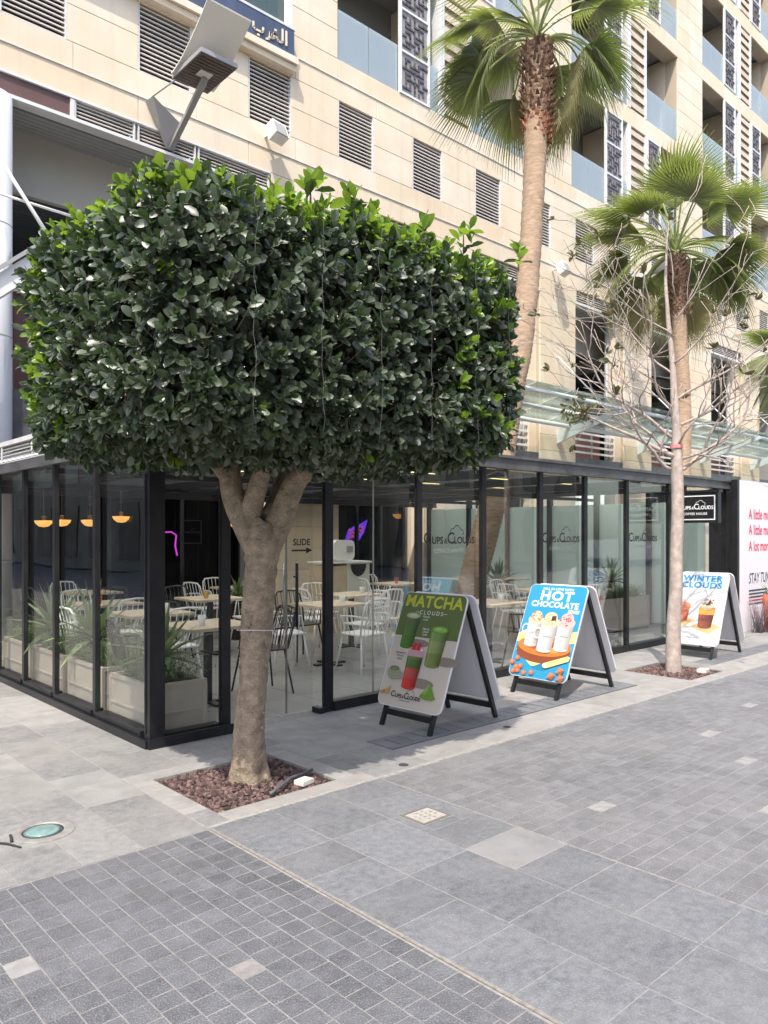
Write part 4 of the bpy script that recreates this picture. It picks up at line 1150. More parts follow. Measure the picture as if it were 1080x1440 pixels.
# ------------------------------------------------------------------ unseen blocks, added only so the glass has something to mirror
def reflected_block(label, x0, x1, y0, y1, h, face):
    t = thing('unseen_reflected_block', label, 'building', ((x0+x1)/2, (y0+y1)/2, 0))
    mb = MB(); mb.box(x0, x1, y0, y1, 0, h); mb.build('wall', mat('tan_stone_wall', (.36, .30, .23), .85, noise_s=.6, noise_a=.15), t)
    L_ = (y1-y0) if face == '+x' else (x1-x0); n = int(L_/3.2)
    for k in range(int(h/3.5)):
        for i in range(n):
            a = (y0 if face == '+x' else x0) + (i+.22)*L_/n; b = a + L_/n*.56; z = .5 + k*3.5
            mb = MB()
            if face == '+x': mb.box(x1+.002, x1+.05, a, b, z, z+2.4)
            else: mb.box(a, b, y1+.002, y1+.05, z, z+2.4)
            mb.build('window', mat('dark_pane', (.03, .035, .04), .15), t)
reflected_block('unseen tan stone building added across the lane for the side glass to mirror', -17, -8.5, 6, 75, 13, '+x')
reflected_block('unseen tan stone building added across the street for the front glass to mirror', -8, 40, -24, -15, 16, '+y')
# ------------------------------------------------------------------ navy sign with Arabic lettering
sg = thing('sign', 'long navy blue sign with pale Arabic lettering over the louvred windows', 'sign', (4, YF-.2, 11.08))
mb = MB(); mb.box(4, 8.90, YF-.20, YF-.01, 11.05, 11.57); mb.build('sign_board', m_navy, sg)
mb = MB(); mb.box(3.99, 8.92, YF-.21, YF-.005, 11.572, 11.62); mb.build('sign_trim', m_white2, sg)
mb = MB()
def stroke(mb, pts, w, place, th=.02):
    for a, b in zip(pts[:-1], pts[1:]):
        d = Vector((b[0]-a[0], b[1]-a[1]));
        if d.length < 1e-6: continue
        e = d.normalized()*w*.3; n = Vector((-d.y, d.x)).normalized()*w/2
        q = [(a[0]-e.x-n.x, a[1]-e.y-n.y), (b[0]+e.x-n.x, b[1]+e.y-n.y), (b[0]+e.x+n.x, b[1]+e.y+n.y), (a[0]-e.x+n.x, a[1]-e.y+n.y)]
        f = [place(u, v, 0) for u, v in q]; bk = [place(u, v, th) for u, v in q]
        mb.add(f+bk, [(0,1,2,3),(7,6,5,4),(0,4,5,1),(1,5,6,2),(2,6,7,3),(3,7,4,0)])
def arc(cx, cy, rx, ry, a0, a1, n=9): return [(cx+rx*math.cos(R(a0+(a1-a0)*i/n)), cy+ry*math.sin(R(a0+(a1-a0)*i/n))) for i in range(n+1)]
pl = lambda u, v, dz: (8.76+u, YF-.222+dz, 11.19+v)
w = .036   # letters from right to left: alef, lam, ghain, reh, beh
stroke(mb, [(-.06, .0), (-.06, .27)], w, pl)
stroke(mb, [(-.15, .27), (-.15, .03), (-.19, 0), (-.25, 0)], w, pl)
stroke(mb, [(-.25, 0), (-.28, .04)] + arc(-.31, .095, .045, .035, -30, 210, 8) + [(-.34, .03), (-.38, 0), (-.42, 0)], w, pl)
stroke(mb, [(-.33, .185), (-.30, .185)], .034, pl)
stroke(mb, [(-.42, 0), (-.44, .09), (-.445, .02), (-.47, -.05), (-.53, -.075)], w, pl)
stroke(mb, [(-.60, .10), (-.605, .03), (-.64, 0), (-.78, 0), (-.82, .03), (-.82, .12)], w, pl)
stroke(mb, [(-.725, -.08), (-.695, -.08)], .034, pl)
mb.build('lettering', m_goldlet, sg)

# ------------------------------------------------------------------ white round column and raking struts at the left
t = thing('round_column', 'tall white round steel column at the left edge under the arcade', 'column', (3.43, 12.6, 0))
mb = MB(); mb.tube([(3.43, 12.6, 0), (3.43, 12.6, 8.29)], .31, 32); mb.build('shaft', mat('column_white', (.60, .62, .66), .35, noise_s=1, noise_a=.05), t)
mb = MB()
for z in (1.2, 2.9, 4.6, 6.3): mb.lathe([(.312, z-.008), (.3135, z), (.312, z+.008)], (3.43, 12.6, 0), 32, cap=False)
mb.build('seam', m_greyw, t)
t = thing('raking_strut', 'wide white raking steel strut crossing the left edge behind the tree', 'strut', (3.0, 11.9, 4.4))
mb = MB(); mb.bar((2.2, 11.7, 4.15), (4.7, 11.5, 6.35), .30, .26); mb.build('strut_beam', m_white, t)
mb = MB(); mb.bar((2.2, 11.5, 4.4), (4.4, 11.32, 6.33), .05, .05); mb.build('strut_edge', m_lampg, t)
mb = MB(); mb.tube([(3.2, 11.8, 7.2), (3.98, 11.3, 5.7)], .028, 8); mb.build('tie_rod', m_white, t)
mb = MB(); mb.tube([(3.0, 11.9, 6.55), (4.2, 11.4, 6.3)], .02, 8); mb.build('tie_rod', m_white, t)

# ------------------------------------------------------------------ wall lamps
def uplight(x, z, label):
    t = thing('wall_lamp', label, 'wall lamp', (x, YF, z), group='reflector lamps on the facade')
    O = Vector((x, YF, z))
    P3 = lambda a, b, c: O + Vector((a, b, c))
    mb = MB(); mb.add([P3(-.42,-.01,.36), P3(.10,-.01,.10), P3(.12,-.01,-.35), P3(-.05,-.01,-.30), P3(-.42,-.30,.34), P3(.04,-.36,.02)], [(0,1,5,4),(1,2,5),(2,3,5),(3,0,4,5),(3,2,1,0)])
    mb.build('bracket', m_lampg, t)
    mb = MB(); mb.bar(P3(.05,-.02,-.30), P3(-.02,-1.35,.33), .09, .07); mb.build('arm', m_lampg, t)
    mb = MB(); mb.tube([P3(-.42,-.28,.33), P3(-.28,-.95,.42)], .013, 6); mb.build('stay_rod', m_lampg, t)
    mb = MB(); mb.tube([P3(.14,-.1,-.05), P3(.12,-1.2,.40)], .013, 6); mb.build('stay_rod', m_lampg, t)
    c = P3(-.05, -1.38, .42); ax = Vector((.33, 0, 0)); ay = Vector((0, .48, -.005)); az = Vector((0, 0, .035))
    hd = MB(); hd.obox(c, ax, ay, az); hd = hd.build('lamp_head', m_lampg, t)
    for j in range(12):
        mb = MB(); mb.obox(c + Vector((0, -.43+j*.078, -.042)), ax*.94, ay*.055, az*.2); mb.build('slat', m_lampd, hd)
    mb = MB(); mb.obox(c + Vector((.0, .0, -.055)), (.11, 0, 0), (0, .09, 0), (0, 0, .006)); mb.build('grille', m_lampw, hd)
    n = 12; vs = []; vs2 = []
    for i in range(n+1):
        u = i/n; yy_ = -.95 - 1.18*u; zz_ = .42 + .62*u**1.5
        for sx in (-.42, .36): vs.append(P3(sx, yy_, zz_)); vs2.append(P3(sx, yy_-.006, zz_+.022))
    m_n = len(vs)
    fs = [(2*i, 2*i+1, 2*i+3, 2*i+2) for i in range(n)] + [(m_n+2*i+2, m_n+2*i+3, m_n+2*i+1, m_n+2*i) for i in range(n)]
    for i in range(n): fs += [(2*i, 2*i+2, m_n+2*i+2, m_n+2*i), (2*i+3, 2*i+1, m_n+2*i+1, m_n+2*i+3)]
    fs += [(1, 0, m_n, m_n+1), (2*n, 2*n+1, m_n+2*n+1, m_n+2*n)]
    mb = MB(); mb.add(vs + vs2, fs); mb.build('reflector', mat('lamp_reflector', (.78, .74, .66), .4), t)
uplight(6.3, 8.73, 'large curved white reflector lamp on the facade above the clipped tree')
uplight(21.2, 8.72, 'reflector lamp on the facade seen through the bare tree branches')
def flood(x, z, label):
    t = thing('floodlight', label, 'floodlight', (x, YF, z), group='small box floodlights on the facade')
    mb = MB(); mb.bar((x, YF-.002, z), (x, YF-.22, z+.02), .05); mb.build('bracket', m_white2, t)
    mb = MB(); c = Vector((x+.05, YF-.33, z-.02)); mb.obox(c, (.17, .03, 0), (-.02, .10, -.05), (0, .07, .15)); mb.build('housing', m_lampw, t)
    mb = MB(); mb.obox(c + Vector((.0,-.115,.02)), (.145, .02, 0), (0, .012, -.004), (0, .06, .125)); mb.build('lens', m_lampg, t)
flood(8.35, 9.35, 'white box floodlight on the facade under a louvred window')
flood(17.9, 8.98, 'white box floodlight on the facade right beside the tall palm trunk')

# ------------------------------------------------------------------ glass canopy
cn = thing('glass_canopy', 'pale green glass canopy on white steel arms along the facade', 'canopy', (12.5, 12.4, 4.4))
CY0, CY1, CZ0, CZ1 = 12.38, 10.45, 4.55, 5.0
x = 12.9; i = 0
while x < 35:
    a, b = x, x+1.45
    mb = MB(); q = .02
    mb.add([(a+q, CY0, CZ0+.08), (b-q, CY0, CZ0+.08), (b-q, CY1, CZ1+.08), (a+q, CY1, CZ1+.08), (a+q, CY0, CZ0+.10), (b-q, CY0, CZ0+.10), (b-q, CY1, CZ1+.10), (a+q, CY1, CZ1+.10)],
        [(0,1,2,3),(7,6,5,4),(0,4,5,1),(1,5,6,2),(2,6,7,3),(3,7,4,0)])
    mb.build('glass_panel', m_cglass, cn); x += 1.477
for yy_, r_ in ((12.1, .06), (11.35, .055), (10.6, .05)):
    z = CZ0 + (CY0-yy_)/(CY0-CY1)*(CZ1-CZ0) - .02
    mb = MB(); mb.tube([(12.9, yy_, z), (35, yy_, z)], r_, 10); mb.build('purlin', m_cglass2, cn)
for xr in [14.63+4.43*k-.9 for k in range(5)]:
    mb = MB(); mb.add([(xr-.05, 12.49, 4.15), (xr-.05, 12.49, 4.5), (xr-.05, 10.4, 4.93), (xr-.05, 10.4, 4.85), (xr+.05, 12.49, 4.15), (xr+.05, 12.49, 4.5), (xr+.05, 10.4, 4.93), (xr+.05, 10.4, 4.85)],
        [(0,1,2,3),(7,6,5,4),(0,4,5,1),(1,5,6,2),(2,6,7,3),(3,7,4,0)]); mb.build('arm', m_cglass2, cn)
    mb = MB(); mb.tube([(xr, 12.48, 6.6), (xr, 10.9, 4.95)], .02, 6); mb.build('tie_rod', m_cglass2, cn)
# thin guy wires in front of the facade
for k, (a, b, lb) in enumerate((((9.5, 8, 5.2), (24, 11.5, 6.6), 'upper'), ((8.5, 9, 4.6), (23, 12, 4.9), 'lower'))):
    mb = MB(); P = [Vector(a).lerp(Vector(b), i/10) - Vector((0, 0, .25*math.sin(i/10*math.pi))) for i in range(11)]; mb.tube(P, .006, 4)
    tag(mb.build('cable', m_white2), 'thin pale overhead cable strung before the facade columns, the %s one' % lb, 'cable')

# ================================================================== HOARDING AND RIGHT END
hd = thing('hoarding', 'white site hoarding with pink and navy lettering beyond the pavilion', 'hoarding', (12.6, 5.2, 0))
mb = MB(); mb.box(12.58, 17.5, 5.18, 5.26, 0, 2.48); mb.build('board', m_hoard, hd)
mb = MB(); mb.box(12.50, 12.575, 5.17, 5.27, 0, 2.48); mb.build('edge_post', m_black, hd)
mb = MB()
for s_, z in (('A little more', 1.85), ('A little more', 1.59), ('A lot more', 1.32)):
    text_mb(mb, s_, .245, lambda u, v, z=z: (12.96+u, 5.176, z+v), sx=.82, bold=.003, align='LEFT')
mb.build('pink_lettering', m_pink, hd)
mb = MB(); text_mb(mb, 'STAY TUNED', .25, lambda u, v: (12.96+u, 5.176, .78+v), sx=.72, align='LEFT', shear=.2); mb.build('navy_lettering', m_inkn, hd)
mb = MB()
for j in range(5):
    mb.cur = 1 if j == 3 else 0
    pts = [(12.97+i*.03, .66-j*.055 + .009*(1 if i % 2 else -1)) for i in range(26)]
    stroke(mb, pts, .02, lambda u, v, dz: (u, 5.176+dz*.1, v))
mb.build('wave_emblem', [m_inkn, m_red], hd)
pt = thing('plant_pot', 'tall terracotta orange plant pot with green plant by the hoarding', 'plant pot', (13.15, 4.72, 0))
mb = MB(); mb.lathe([(.20, 0), (.27, .08), (.30, .5), (.285, .62), (.26, .62), (.25, .56), (0, .56)], (13.15, 4.72, 0), 28, cap=False); mb.build('pot', m_terra, pt, smooth=True)
mb = MB(); rr = random.Random(4)
for i in range(130):
    a = rr.uniform(0, 6.28); L = rr.uniform(.15, .34); t0 = Vector((13.15, 4.72, .58)) + Vector((math.cos(a), math.sin(a), 0))*rr.uniform(0,.2)
    e = t0 + Vector((math.cos(a)*L*.7, math.sin(a)*L*.7, L*rr.uniform(.4, 1))); s = Vector((-math.sin(a), math.cos(a), 0))*.012; md = t0.lerp(e, .5)+Vector((0,0,.04))
    mb.add([t0-s*.5, t0+s*.5, md+s, md-s, e], [(0,1,2,3),(3,2,4)])
mb.build('plant', m_shrub, pt, kind='stuff')
mb = MB()
for i in range(60):
    a = rr.uniform(0, 6.28); L = rr.uniform(.3, .62); t0 = Vector((12.85, 4.98, 0)) + Vector((rr.uniform(-.1,.1), rr.uniform(-.08,.08), 0))
    e = t0 + Vector((math.cos(a)*L*.4, math.sin(a)*L*.3, L)); mb.tube([t0, t0.lerp(e, .6)+Vector((0,0,.05)), e], [.004,.003,.001], 4)
tag(mb.build('grass_tuft', mat('purple_grass', (.24, .19, .22), .7, var=.3)), 'thin purplish ornamental grass tuft in front of the hoarding', 'plant')

# blade sign
bs = thing('blade_sign', 'small black hanging sign with white cloud logo at the pavilion end', 'sign', (10.7, 5.0, 1.95))
mb = MB(); mb.box(10.67, 10.77, 4.68, 5.33, 1.76, 2.19); mb.build('sign_box', m_black, bs)
mb = MB(); mb.box(10.66, 10.78, 4.66, 5.40, 2.192, 2.225); mb.box(10.70, 10.74, 5.33, 5.45, 1.93, 1.97); mb.build('hanger', m_black, bs)
mb = MB()
for q in ((4.72, 5.30, 2.135, 2.15), (4.72, 5.30, 1.80, 1.815), (4.72, 4.735, 1.815, 2.135), (5.285, 5.30, 1.815, 2.135)): mb.box(10.664, 10.669, q[0], q[1], q[2], q[3])
logo(mb, lambda u, v: (10.6655, 5.01-u, 1.955+v), .082)
text_mb(mb, 'COFFEE HOUSE', .045, lambda u, v: (10.6655, 5.01-u, 1.875+v), bold=.0012, spacing=1.15)
mb.build('sign_print', m_wprint, bs)

# ================================================================== A-BOARDS
def rrect(w, h, r, cx=0, cy=0, n=6):
    pts = []
    for (x, y, a0) in ((w/2-r, h/2-r, 0), (-w/2+r, h/2-r, 90), (-w/2+r, -h/2+r, 180), (w/2-r, -h/2+r, 270)):
        for i in range(n+1): a = R(a0+90*i/n); pts.append((cx+x+r*math.cos(a), cy+y+r*math.sin(a)))
    return pts
def ell(cx, cy, rx, ry, n=24): return [(cx+rx*math.cos(2*math.pi*i/n), cy+ry*math.sin(2*math.pi*i/n)) for i in range(n)]
class Art:
    """flat print: layered polygons, front plane; u right, v up (0..1.0)"""
    def __init__(s): s.mb = MB(); s.mats = []; s.k = 0
    def use(s, name, c):
        m = pc(name, c)
        if m not in s.mats: s.mats.append(m)
        s.mb.cur = s.mats.index(m); s.k += 1
    def poly(s, name, c, pts):
        s.use(name, c); d = -.0002 - s.k*.00009
        s.mb.add([(u, d, v) for u, v in pts], [tuple(range(len(pts)))])
    def text(s, name, c, str_, size, u0, v0, **kw):
        s.use(name, c); d = -.0002 - s.k*.00009
        text_mb(s.mb, str_, size, lambda u, v: (u0+u, d, v0+v), **kw)
    def logo(s, name, c, u0, v0, sz):
        s.use(name, c); d = -.0002 - s.k*.00009; cur = s.mb.cur
        logo(s.mb, lambda u, v: (u0+u, d, v0+v), sz, cur)
def round_(A, nm, c, cx, w, y0, y1, k0, k1, lo=.45, hi=1.12, ns=10):
    for q in range(ns):
        a0 = -1+2*q/ns; a1 = a0+2/ns; am = (a0+a1)/2
        f = lo + (hi-lo)*max(0, math.cos((am+.35)*1.25))**1.3 + (.35 if -.72 < am < -.5 else 0)
        A.poly('%s_%d' % (nm, q), tuple(min(.9, v*f) for v in c), [(cx+w/2*a0*k0, y0), (cx+w/2*a1*k0, y0), (cx+w/2*a1*k1, y1), (cx+w/2*a0*k1, y1)])
def matcha():
    A = Art(); W, H = .69, .985
    full = rrect(W, H, .055, 0, H/2)
    A.poly('stone_beige', (.47, .42, .37), full)
    # green upper field
    up = [p for p in full if p[1] > .5] ; pts = [(W/2, .60)] + up + [(-W/2, .60)]
    A.poly('olive_green', (.085, .125, .035), pts)
    A.text('lime', (.42, .45, .03), 'MATCHA', .142, 0, .865, sx=1.04, bold=.004, spacing=1.05)
    A.text('white', (.7, .7, .68), 'CLOUDS', .05, 0, .800, spacing=1.5)
    for sx in (-1, 1): A.poly('white', (.7,.7,.68), [(sx*.15-.025, .815), (sx*.15+.025, .815), (sx*.15+.025, .818), (sx*.15-.025, .818)])
    def glass(cx, cy, w, h, cols, rim, shadow=True):
        if shadow: A.poly('shadow_brown', (.20, .17, .145), ell(cx+w*.75, cy-h*.36, w*.75, h*.13))
        n = len(cols)
        for i, (nm, c) in enumerate(cols):
            y0 = cy-h/2+h*i/n; y1 = cy-h/2+h*(i+1)/n; k0 = .86+.14*i/n; k1 = .86+.14*(i+1)/n
            pts = [(cx-w/2*k0, y0), (cx+w/2*k0, y0), (cx+w/2*k1, y1), (cx-w/2*k1, y1)]
            A.poly(nm, c, pts)
            if i == 0: A.poly(nm, c, ell(cx, y0, w/2*k0, w*.13))
            round_(A, nm, c, cx, w, y0, y1, k0, k1)
        A.poly(rim[0], rim[1], ell(cx, cy+h/2, w/2, w*.17)); A.poly(rim[0]+'_in', tuple(min(1, q*1.6+.02) for q in rim[1]), ell(cx, cy+h/2, w*.40, w*.12))
    glass(-.185, .645, .165, .27, [('deep_green', (.05, .15, .02)), ('mid_green', (.07, .14, .03)), ('moss', (.07, .11, .045))], ('foam_green', (.20, .28, .12)))
    A.poly('foam_white', (.45, .5, .42), ell(-.185, .785, .035, .011))
    glass(.145, .53, .185, .30, [('olive_drink', (.14, .18, .05)), ('pale_olive', (.19, .24, .09)), ('sage', (.13, .21, .06))], ('top_green', (.10, .22, .03)))
    A.poly('foam_soft', (.30, .42, .16), ell(.13, .685, .03, .01))
    glass(-.045, .33, .175, .31, [('strawberry', (.45, .03, .03)), ('strawberry_pink', (.35, .06, .05)), ('matcha_dark', (.07, .12, .03)), ('matcha_mid', (.10, .16, .05))], ('pink_foam', (.48, .33, .36)))
    A.poly('pink_foam2', (.42, .27, .30), [(-.132, .43), (.042, .43), (.042, .485), (-.132, .485)])
    for du in (-.03, .022): A.poly('berry', (.45, .015, .02), [(-.05+du-.03, .485), (-.05+du+.024, .485), (-.05+du+.018, .53), (-.05+du+.002, .555), (-.05+du-.018, .53)])
    # small bowl, whisk, powder heap
    A.poly('shadow_soft', (.27, .235, .2), ell(-.19, .255, .08, .035)); A.poly('celadon', (.24, .27, .17), ell(-.24, .275, .068, .055)); A.poly('celadon_in', (.15, .17, .09), ell(-.235, .308, .055, .022)); A.poly('celadon', (.24, .27, .17), ell(-.24, .25, .05, .04))
    A.poly('whisk', (.42, .24, .10), [(-.34, .10), (-.25, .14), (-.235, .17), (-.225, .10), (-.25, .09), (-.335, .08)]); A.poly('whisk_dark', (.22, .11, .05), [(-.30, .105), (-.285, .118), (-.28, .09), (-.296, .088)])
    A.poly('powder', (.12, .22, .03), [(.10, .115), (.13, .155), (.17, .215), (.185, .235), (.21, .20), (.25, .14), (.275, .115), (.24, .10), (.18, .095)]); A.poly('powder_light', (.19, .32, .06), [(.13, .155), (.17, .215), (.185, .235), (.18, .17), (.15, .13)])
    A.logo('ink', (.015, .014, .012), -.045, .075, .052); A.text('ink', (.02,.02,.02), 'COFFEE HOUSE', .018, -.04, .048)
    for (u, v, q) in ((-.03, .77, 'Matcha|Latte'), (.0, .665, 'Matcha|Cloud|Latte')):
        for j, w_ in enumerate(q.split('|')): A.text('white', (.7,.7,.68), w_, .026, u, v-j*.024)
    for j, w_ in enumerate(('Strawberry', 'Matcha', 'Latte')): A.text('ink', (.02,.02,.02), w_, .026, -.21, .44-j*.026)
    return A
def hotchoc():
    A = Art(); W, H = .69, .985; rr = random.Random(2)
    A.poly('sky_blue', (.022, .25, .44), rrect(W, H, .055, 0, H/2))
    A.text('white', (.75,.75,.75), 'FALL IN LOVE WITH', .036, 0, .932, sx=1.15, bold=.0008)
    A.text('white', (.75,.75,.75), 'HOT', .135, 0, .825, sx=1.30, bold=.005, spacing=1.12)
    A.text('white', (.75,.75,.75), 'CHOCOLATE', .086, 0, .747, sx=1.06, bold=.0028, spacing=1.06)
    A.text('white', (.75,.75,.75), 'SERIES', .046, .245, .70, sx=1.05, bold=.0015)
    A.poly('butter', (.72, .60, .22), [(-.345, .44), (-.25, .50), (.1, .45), (.345, .52), (.345, .40), (-.1, .30), (-.345, .36)])
    A.poly('butter', (.72, .60, .22), [(-.33, .27), (-.1, .12), (.06, .13), (.1, .18), (-.2, .29)])
    A.poly('dark_blue_shade', (.02, .17, .30), [(-.1, .10), (.25, .28), (.345, .30), (.345, .22), (.05, .08)])
    A.poly('bark_brown', (.20, .05, .02), ell(.0, .295, .325, .12, 32)); A.poly('bark_brown', (.20, .05, .02), ell(-.02, .26, .30, .105, 32))
    A.poly('plank_orange', (.50, .16, .03), ell(.0, .335, .32, .105, 32)); A.poly('plank_red', (.33, .06, .025), ell(-.06, .35, .2, .06, 24)); A.poly('plank_hi', (.62, .27, .07), ell(.06, .30, .13, .03, 24))
    def mug(cx, cy, w, h, top, spr):
        A.poly('mug_shade', (.42, .38, .40), ell(cx, cy-h*.5, w*.46, w*.16))
        A.poly('mug_white', (.50, .475, .465), [(cx-w*.44, cy-h*.5), (cx+w*.44, cy-h*.5), (cx+w*.5, cy+h*.45), (cx-w*.5, cy+h*.45)]); A.poly('mug_white', (.50,.475,.465), ell(cx, cy-h*.5, w*.44, w*.15))
        round_(A, 'mug_w', (.50, .475, .465), cx, w, cy-h*.5, cy+h*.45, .88, 1., .62, 1.06)
        A.poly(top, {'cream': (.55, .47, .35), 'creamp': (.55, .38, .36)}[top], ell(cx, cy+h*.5, w*.54, w*.30)); A.poly(top, {'cream': (.55, .47, .35), 'creamp': (.55, .38, .36)}[top], ell(cx, cy+h*.68, w*.38, w*.28))
        for _ in range(30):
            a = rr.uniform(0, 6.28); q = rr.random()**.5; x_ = cx+math.cos(a)*q*w*.40; y_ = cy+h*.6+math.sin(a)*q*w*.34
            s_ = rr.uniform(.006, .012); A.poly(spr[0], spr[1], [(x_-s_, y_), (x_, y_-s_*.7), (x_+s_, y_+s_*.2), (x_, y_+s_)])
        A.text('mug_ink', (.15,.15,.18), 'Cups&Clouds', .02, cx, cy-h*.05)
    def handle(cx, cy, r):
        o = ell(cx, cy, r, r*1.25, 20); i_ = ell(cx, cy, r*.66, r*.85, 20); A.use('mug_side', (.52,.48,.50)); d = -.0002-A.k*.00009
        A.mb.add([(u, d, v) for u, v in o+i_], [(k, (k+1) % 20, 20+(k+1) % 20, 20+k) for k in range(20)])
    handle(-.28, .50, .045); mug(-.175, .47, .175, .26, 'cream', ('caramel', (.50, .13, .03)))
    mug(.20, .46, .19, .27, 'creamp', ('raspberry', (.45, .03, .05)))
    handle(-.11, .46, .05); mug(.01, .44, .20, .29, 'cream', ('honey', (.62, .36, .07))); A.poly('choc', (.06, .03, .02), [(.02, .60), (.075, .61), (.07, .655), (.02, .65)])
    A.poly('banana', (.75, .62, .22), [(.06, .135), (.09, .11), (.33, .21), (.345, .25), (.31, .26), (.07, .165)]); A.poly('banana_end', (.8, .75, .5), ell(.075, .14, .025, .025))
    for (u, v) in ((-.27, .18), (-.26, .085), (-.21, .10), (-.15, .035), (-.285, .04), (-.06, .05), (-.32, .13), (-.23, .05)): A.poly('hazel', (.50, .12, .05), ell(u, v, .028, .026, 12)); A.poly('hazel_hi', (.66, .26, .14), ell(u-.006, v+.006, .013, .012, 10))
    for (u, v) in ((.18, .04), (.27, .10), (.29, .03)): A.poly('cocoa_cube', (.25, .085, .04), [(u-.05, v-.02), (u+.02, v-.035), (u+.045, v+.02), (u-.02, v+.045)]); A.poly('cocoa_top', (.42, .17, .09), [(u-.05, v-.02), (u-.02, v+.045), (u+.045, v+.02), (u+.0, v+.0)])
    return A
def winter():
    A = Art(); W, H = .69, .985; rr = random.Random(5)
    A.poly('snow', (.60, .60, .60), rrect(W, H, .055, 0, H/2))
    A.text('azure', (.02, .24, .55), 'WINTER', .112, -.0, .865, sx=1.16, bold=.0055, spacing=1.09); A.text('azure', (.02, .24, .55), 'CLOUDS', .112, 0, .772, sx=1.16, bold=.0055, spacing=1.09)
    A.text('pale_azure', (.35, .5, .62), 'SIGNATURE', .035, .0, .715, spacing=1.7)
    def cup(cx, cy, w, h, body, top, hd=None):
        A.poly('coaster', (.62, .38, .17), [(cx-w*.9, cy-h*.55), (cx+w*.3, cy-h*.85), (cx+w*1.0, cy-h*.45), (cx-w*.1, cy-h*.2)])
        A.poly(body[0], body[1], [(cx-w*.42, cy-h*.5), (cx+w*.42, cy-h*.5), (cx+w*.5, cy+h*.3), (cx-w*.5, cy+h*.3)]); A.poly(body[0], body[1], ell(cx, cy-h*.5, w*.42, w*.13)); round_(A, body[0], body[1], cx, w, cy-h*.5, cy+h*.3, .84, 1.)
        A.poly(top[0], top[1], [(cx-w*.5, cy+h*.1), (cx+w*.5, cy+h*.1), (cx+w*.52, cy+h*.4), (cx-w*.52, cy+h*.4)]); A.poly(top[0], top[1], ell(cx, cy+h*.42, w*.52, w*.18))
    cup(-.20, .43, .20, .24, ('coral', (.55, .16, .09)), ('coral_light', (.62, .22, .13)))
    cup(.13, .38, .21, .27, ('cocoa', (.20, .06, .04)), ('amber', (.70, .28, .06)))
    A.poly('cream', (.75,.66,.52), ell(.13, .52, .08, .045)); A.poly('cream', (.75,.66,.52), ell(.13, .56, .05, .05))
    for _ in range(16):
        u = .13+rr.uniform(-.07,.07); v = .575+rr.uniform(-.035,.04); s_ = rr.uniform(.010,.018); nm, c = rr.choice((('choc', (.06,.03,.02)), ('caramel', (.5,.13,.03)), ('slate', (.2,.2,.24)))); A.poly(nm, c, [(u-s_, v-s_), (u+s_, v-s_*.5), (u+s_*.7, v+s_), (u-s_*.6, v+s_)])
    for (u, v) in ((-.03, .3), (-.3, .3), (.25, .12), (.29, .1), (-.05, .62)): A.poly('crumb', (.62, .50, .38), ell(u, v, .025, .015, 10))
    A.logo('soft_ink', (.25,.25,.28), -.02, .08, .032)
    return A
def aboard(label, art, x, y, rz, spread=.44):
    t = thing('a_board', label, 'a-board', (x, y, 0), 0, group='a-boards outside the cafe')
    t.location = (0, 0, 0)
    Ha = 1.10; ang = math.atan2(spread, Ha)
    L = math.hypot(spread, Ha)
    def leg(sx, side):   # side -1 front, +1 back
        mb = MB(); a = Vector((sx*.265, side*spread, 0)); b = Vector((sx*.265, side*.02, Ha-.05)); mb.bar(a, b, .036, .030, up=(1, 0, 0)); return mb
    for side in (-1, 1):
        for sx in (-1, 1): leg(sx, side).build('leg', m_black, t)
    for side in (-1, 1):
        d = Vector((0, -side*spread, Ha)).normalized(); c = Vector((0, side*spread, 0)) + d*.125
        mb = MB(); mb.bar(c+Vector((-.245,0,0)), c+Vector((.245,0,0)), .035, .05); mb.build('cross_bar', m_black, t)
    mb = MB(); mb.bar((-.28, 0, Ha-.055), (.28, 0, Ha-.055), .025, .025); mb.build('hinge', m_black, t)
    W, H = .70, .995
    for side in (-1, 1):
        mb = MB(); pts = rrect(W, H, .06, 0, H/2); n = len(pts); th = .018
        def tf(u, dn, v):
            # panel frame: origin a little above the feet, leaning to the hinge
            s0 = .165; y_ = side*(spread*(1-(s0+v)/L)) + side*(.022+dn)*math.cos(ang); z_ = Ha*(s0+v)/L + (.022+dn)*math.sin(ang)
            return (u, y_, z_)
        vs = [tf(u, 0, v) for u, v in pts] + [tf(u, th, v) for u, v in pts]
        f = [tuple(range(n)), tuple(range(2*n-1, n-1, -1))] + [(i, n+i, n+(i+1) % n, (i+1) % n) for i in range(n)]
        mb.add(vs, f); p = mb.build('panel', m_board, t)
        if side == -1:
            vs = [tf(u, th - d, v+.005) for (u, d, v) in art.mb.v]
            m2 = MB(); m2.v = vs; m2.f = art.mb.f; m2.m = art.mb.m; m2.smf = [False]*len(m2.f)
            m2.build('poster_print', art.mats, p)
    t.location = (x, y, 0); t.rotation_euler = (0, 0, rz)
    return t
aboard('green and beige a-board reading MATCHA with three iced drinks', matcha(), 4.76, 4.47, R(-90)+R(3))
aboard('blue a-board reading HOT CHOCOLATE with three white mugs', hotchoc(), 6.66, 4.52, R(-90)+R(-1), .49)
aboard('white a-board reading WINTER CLOUDS behind the bare tree', winter(), 10.06, 4.58, R(-90)+R(0), .45)

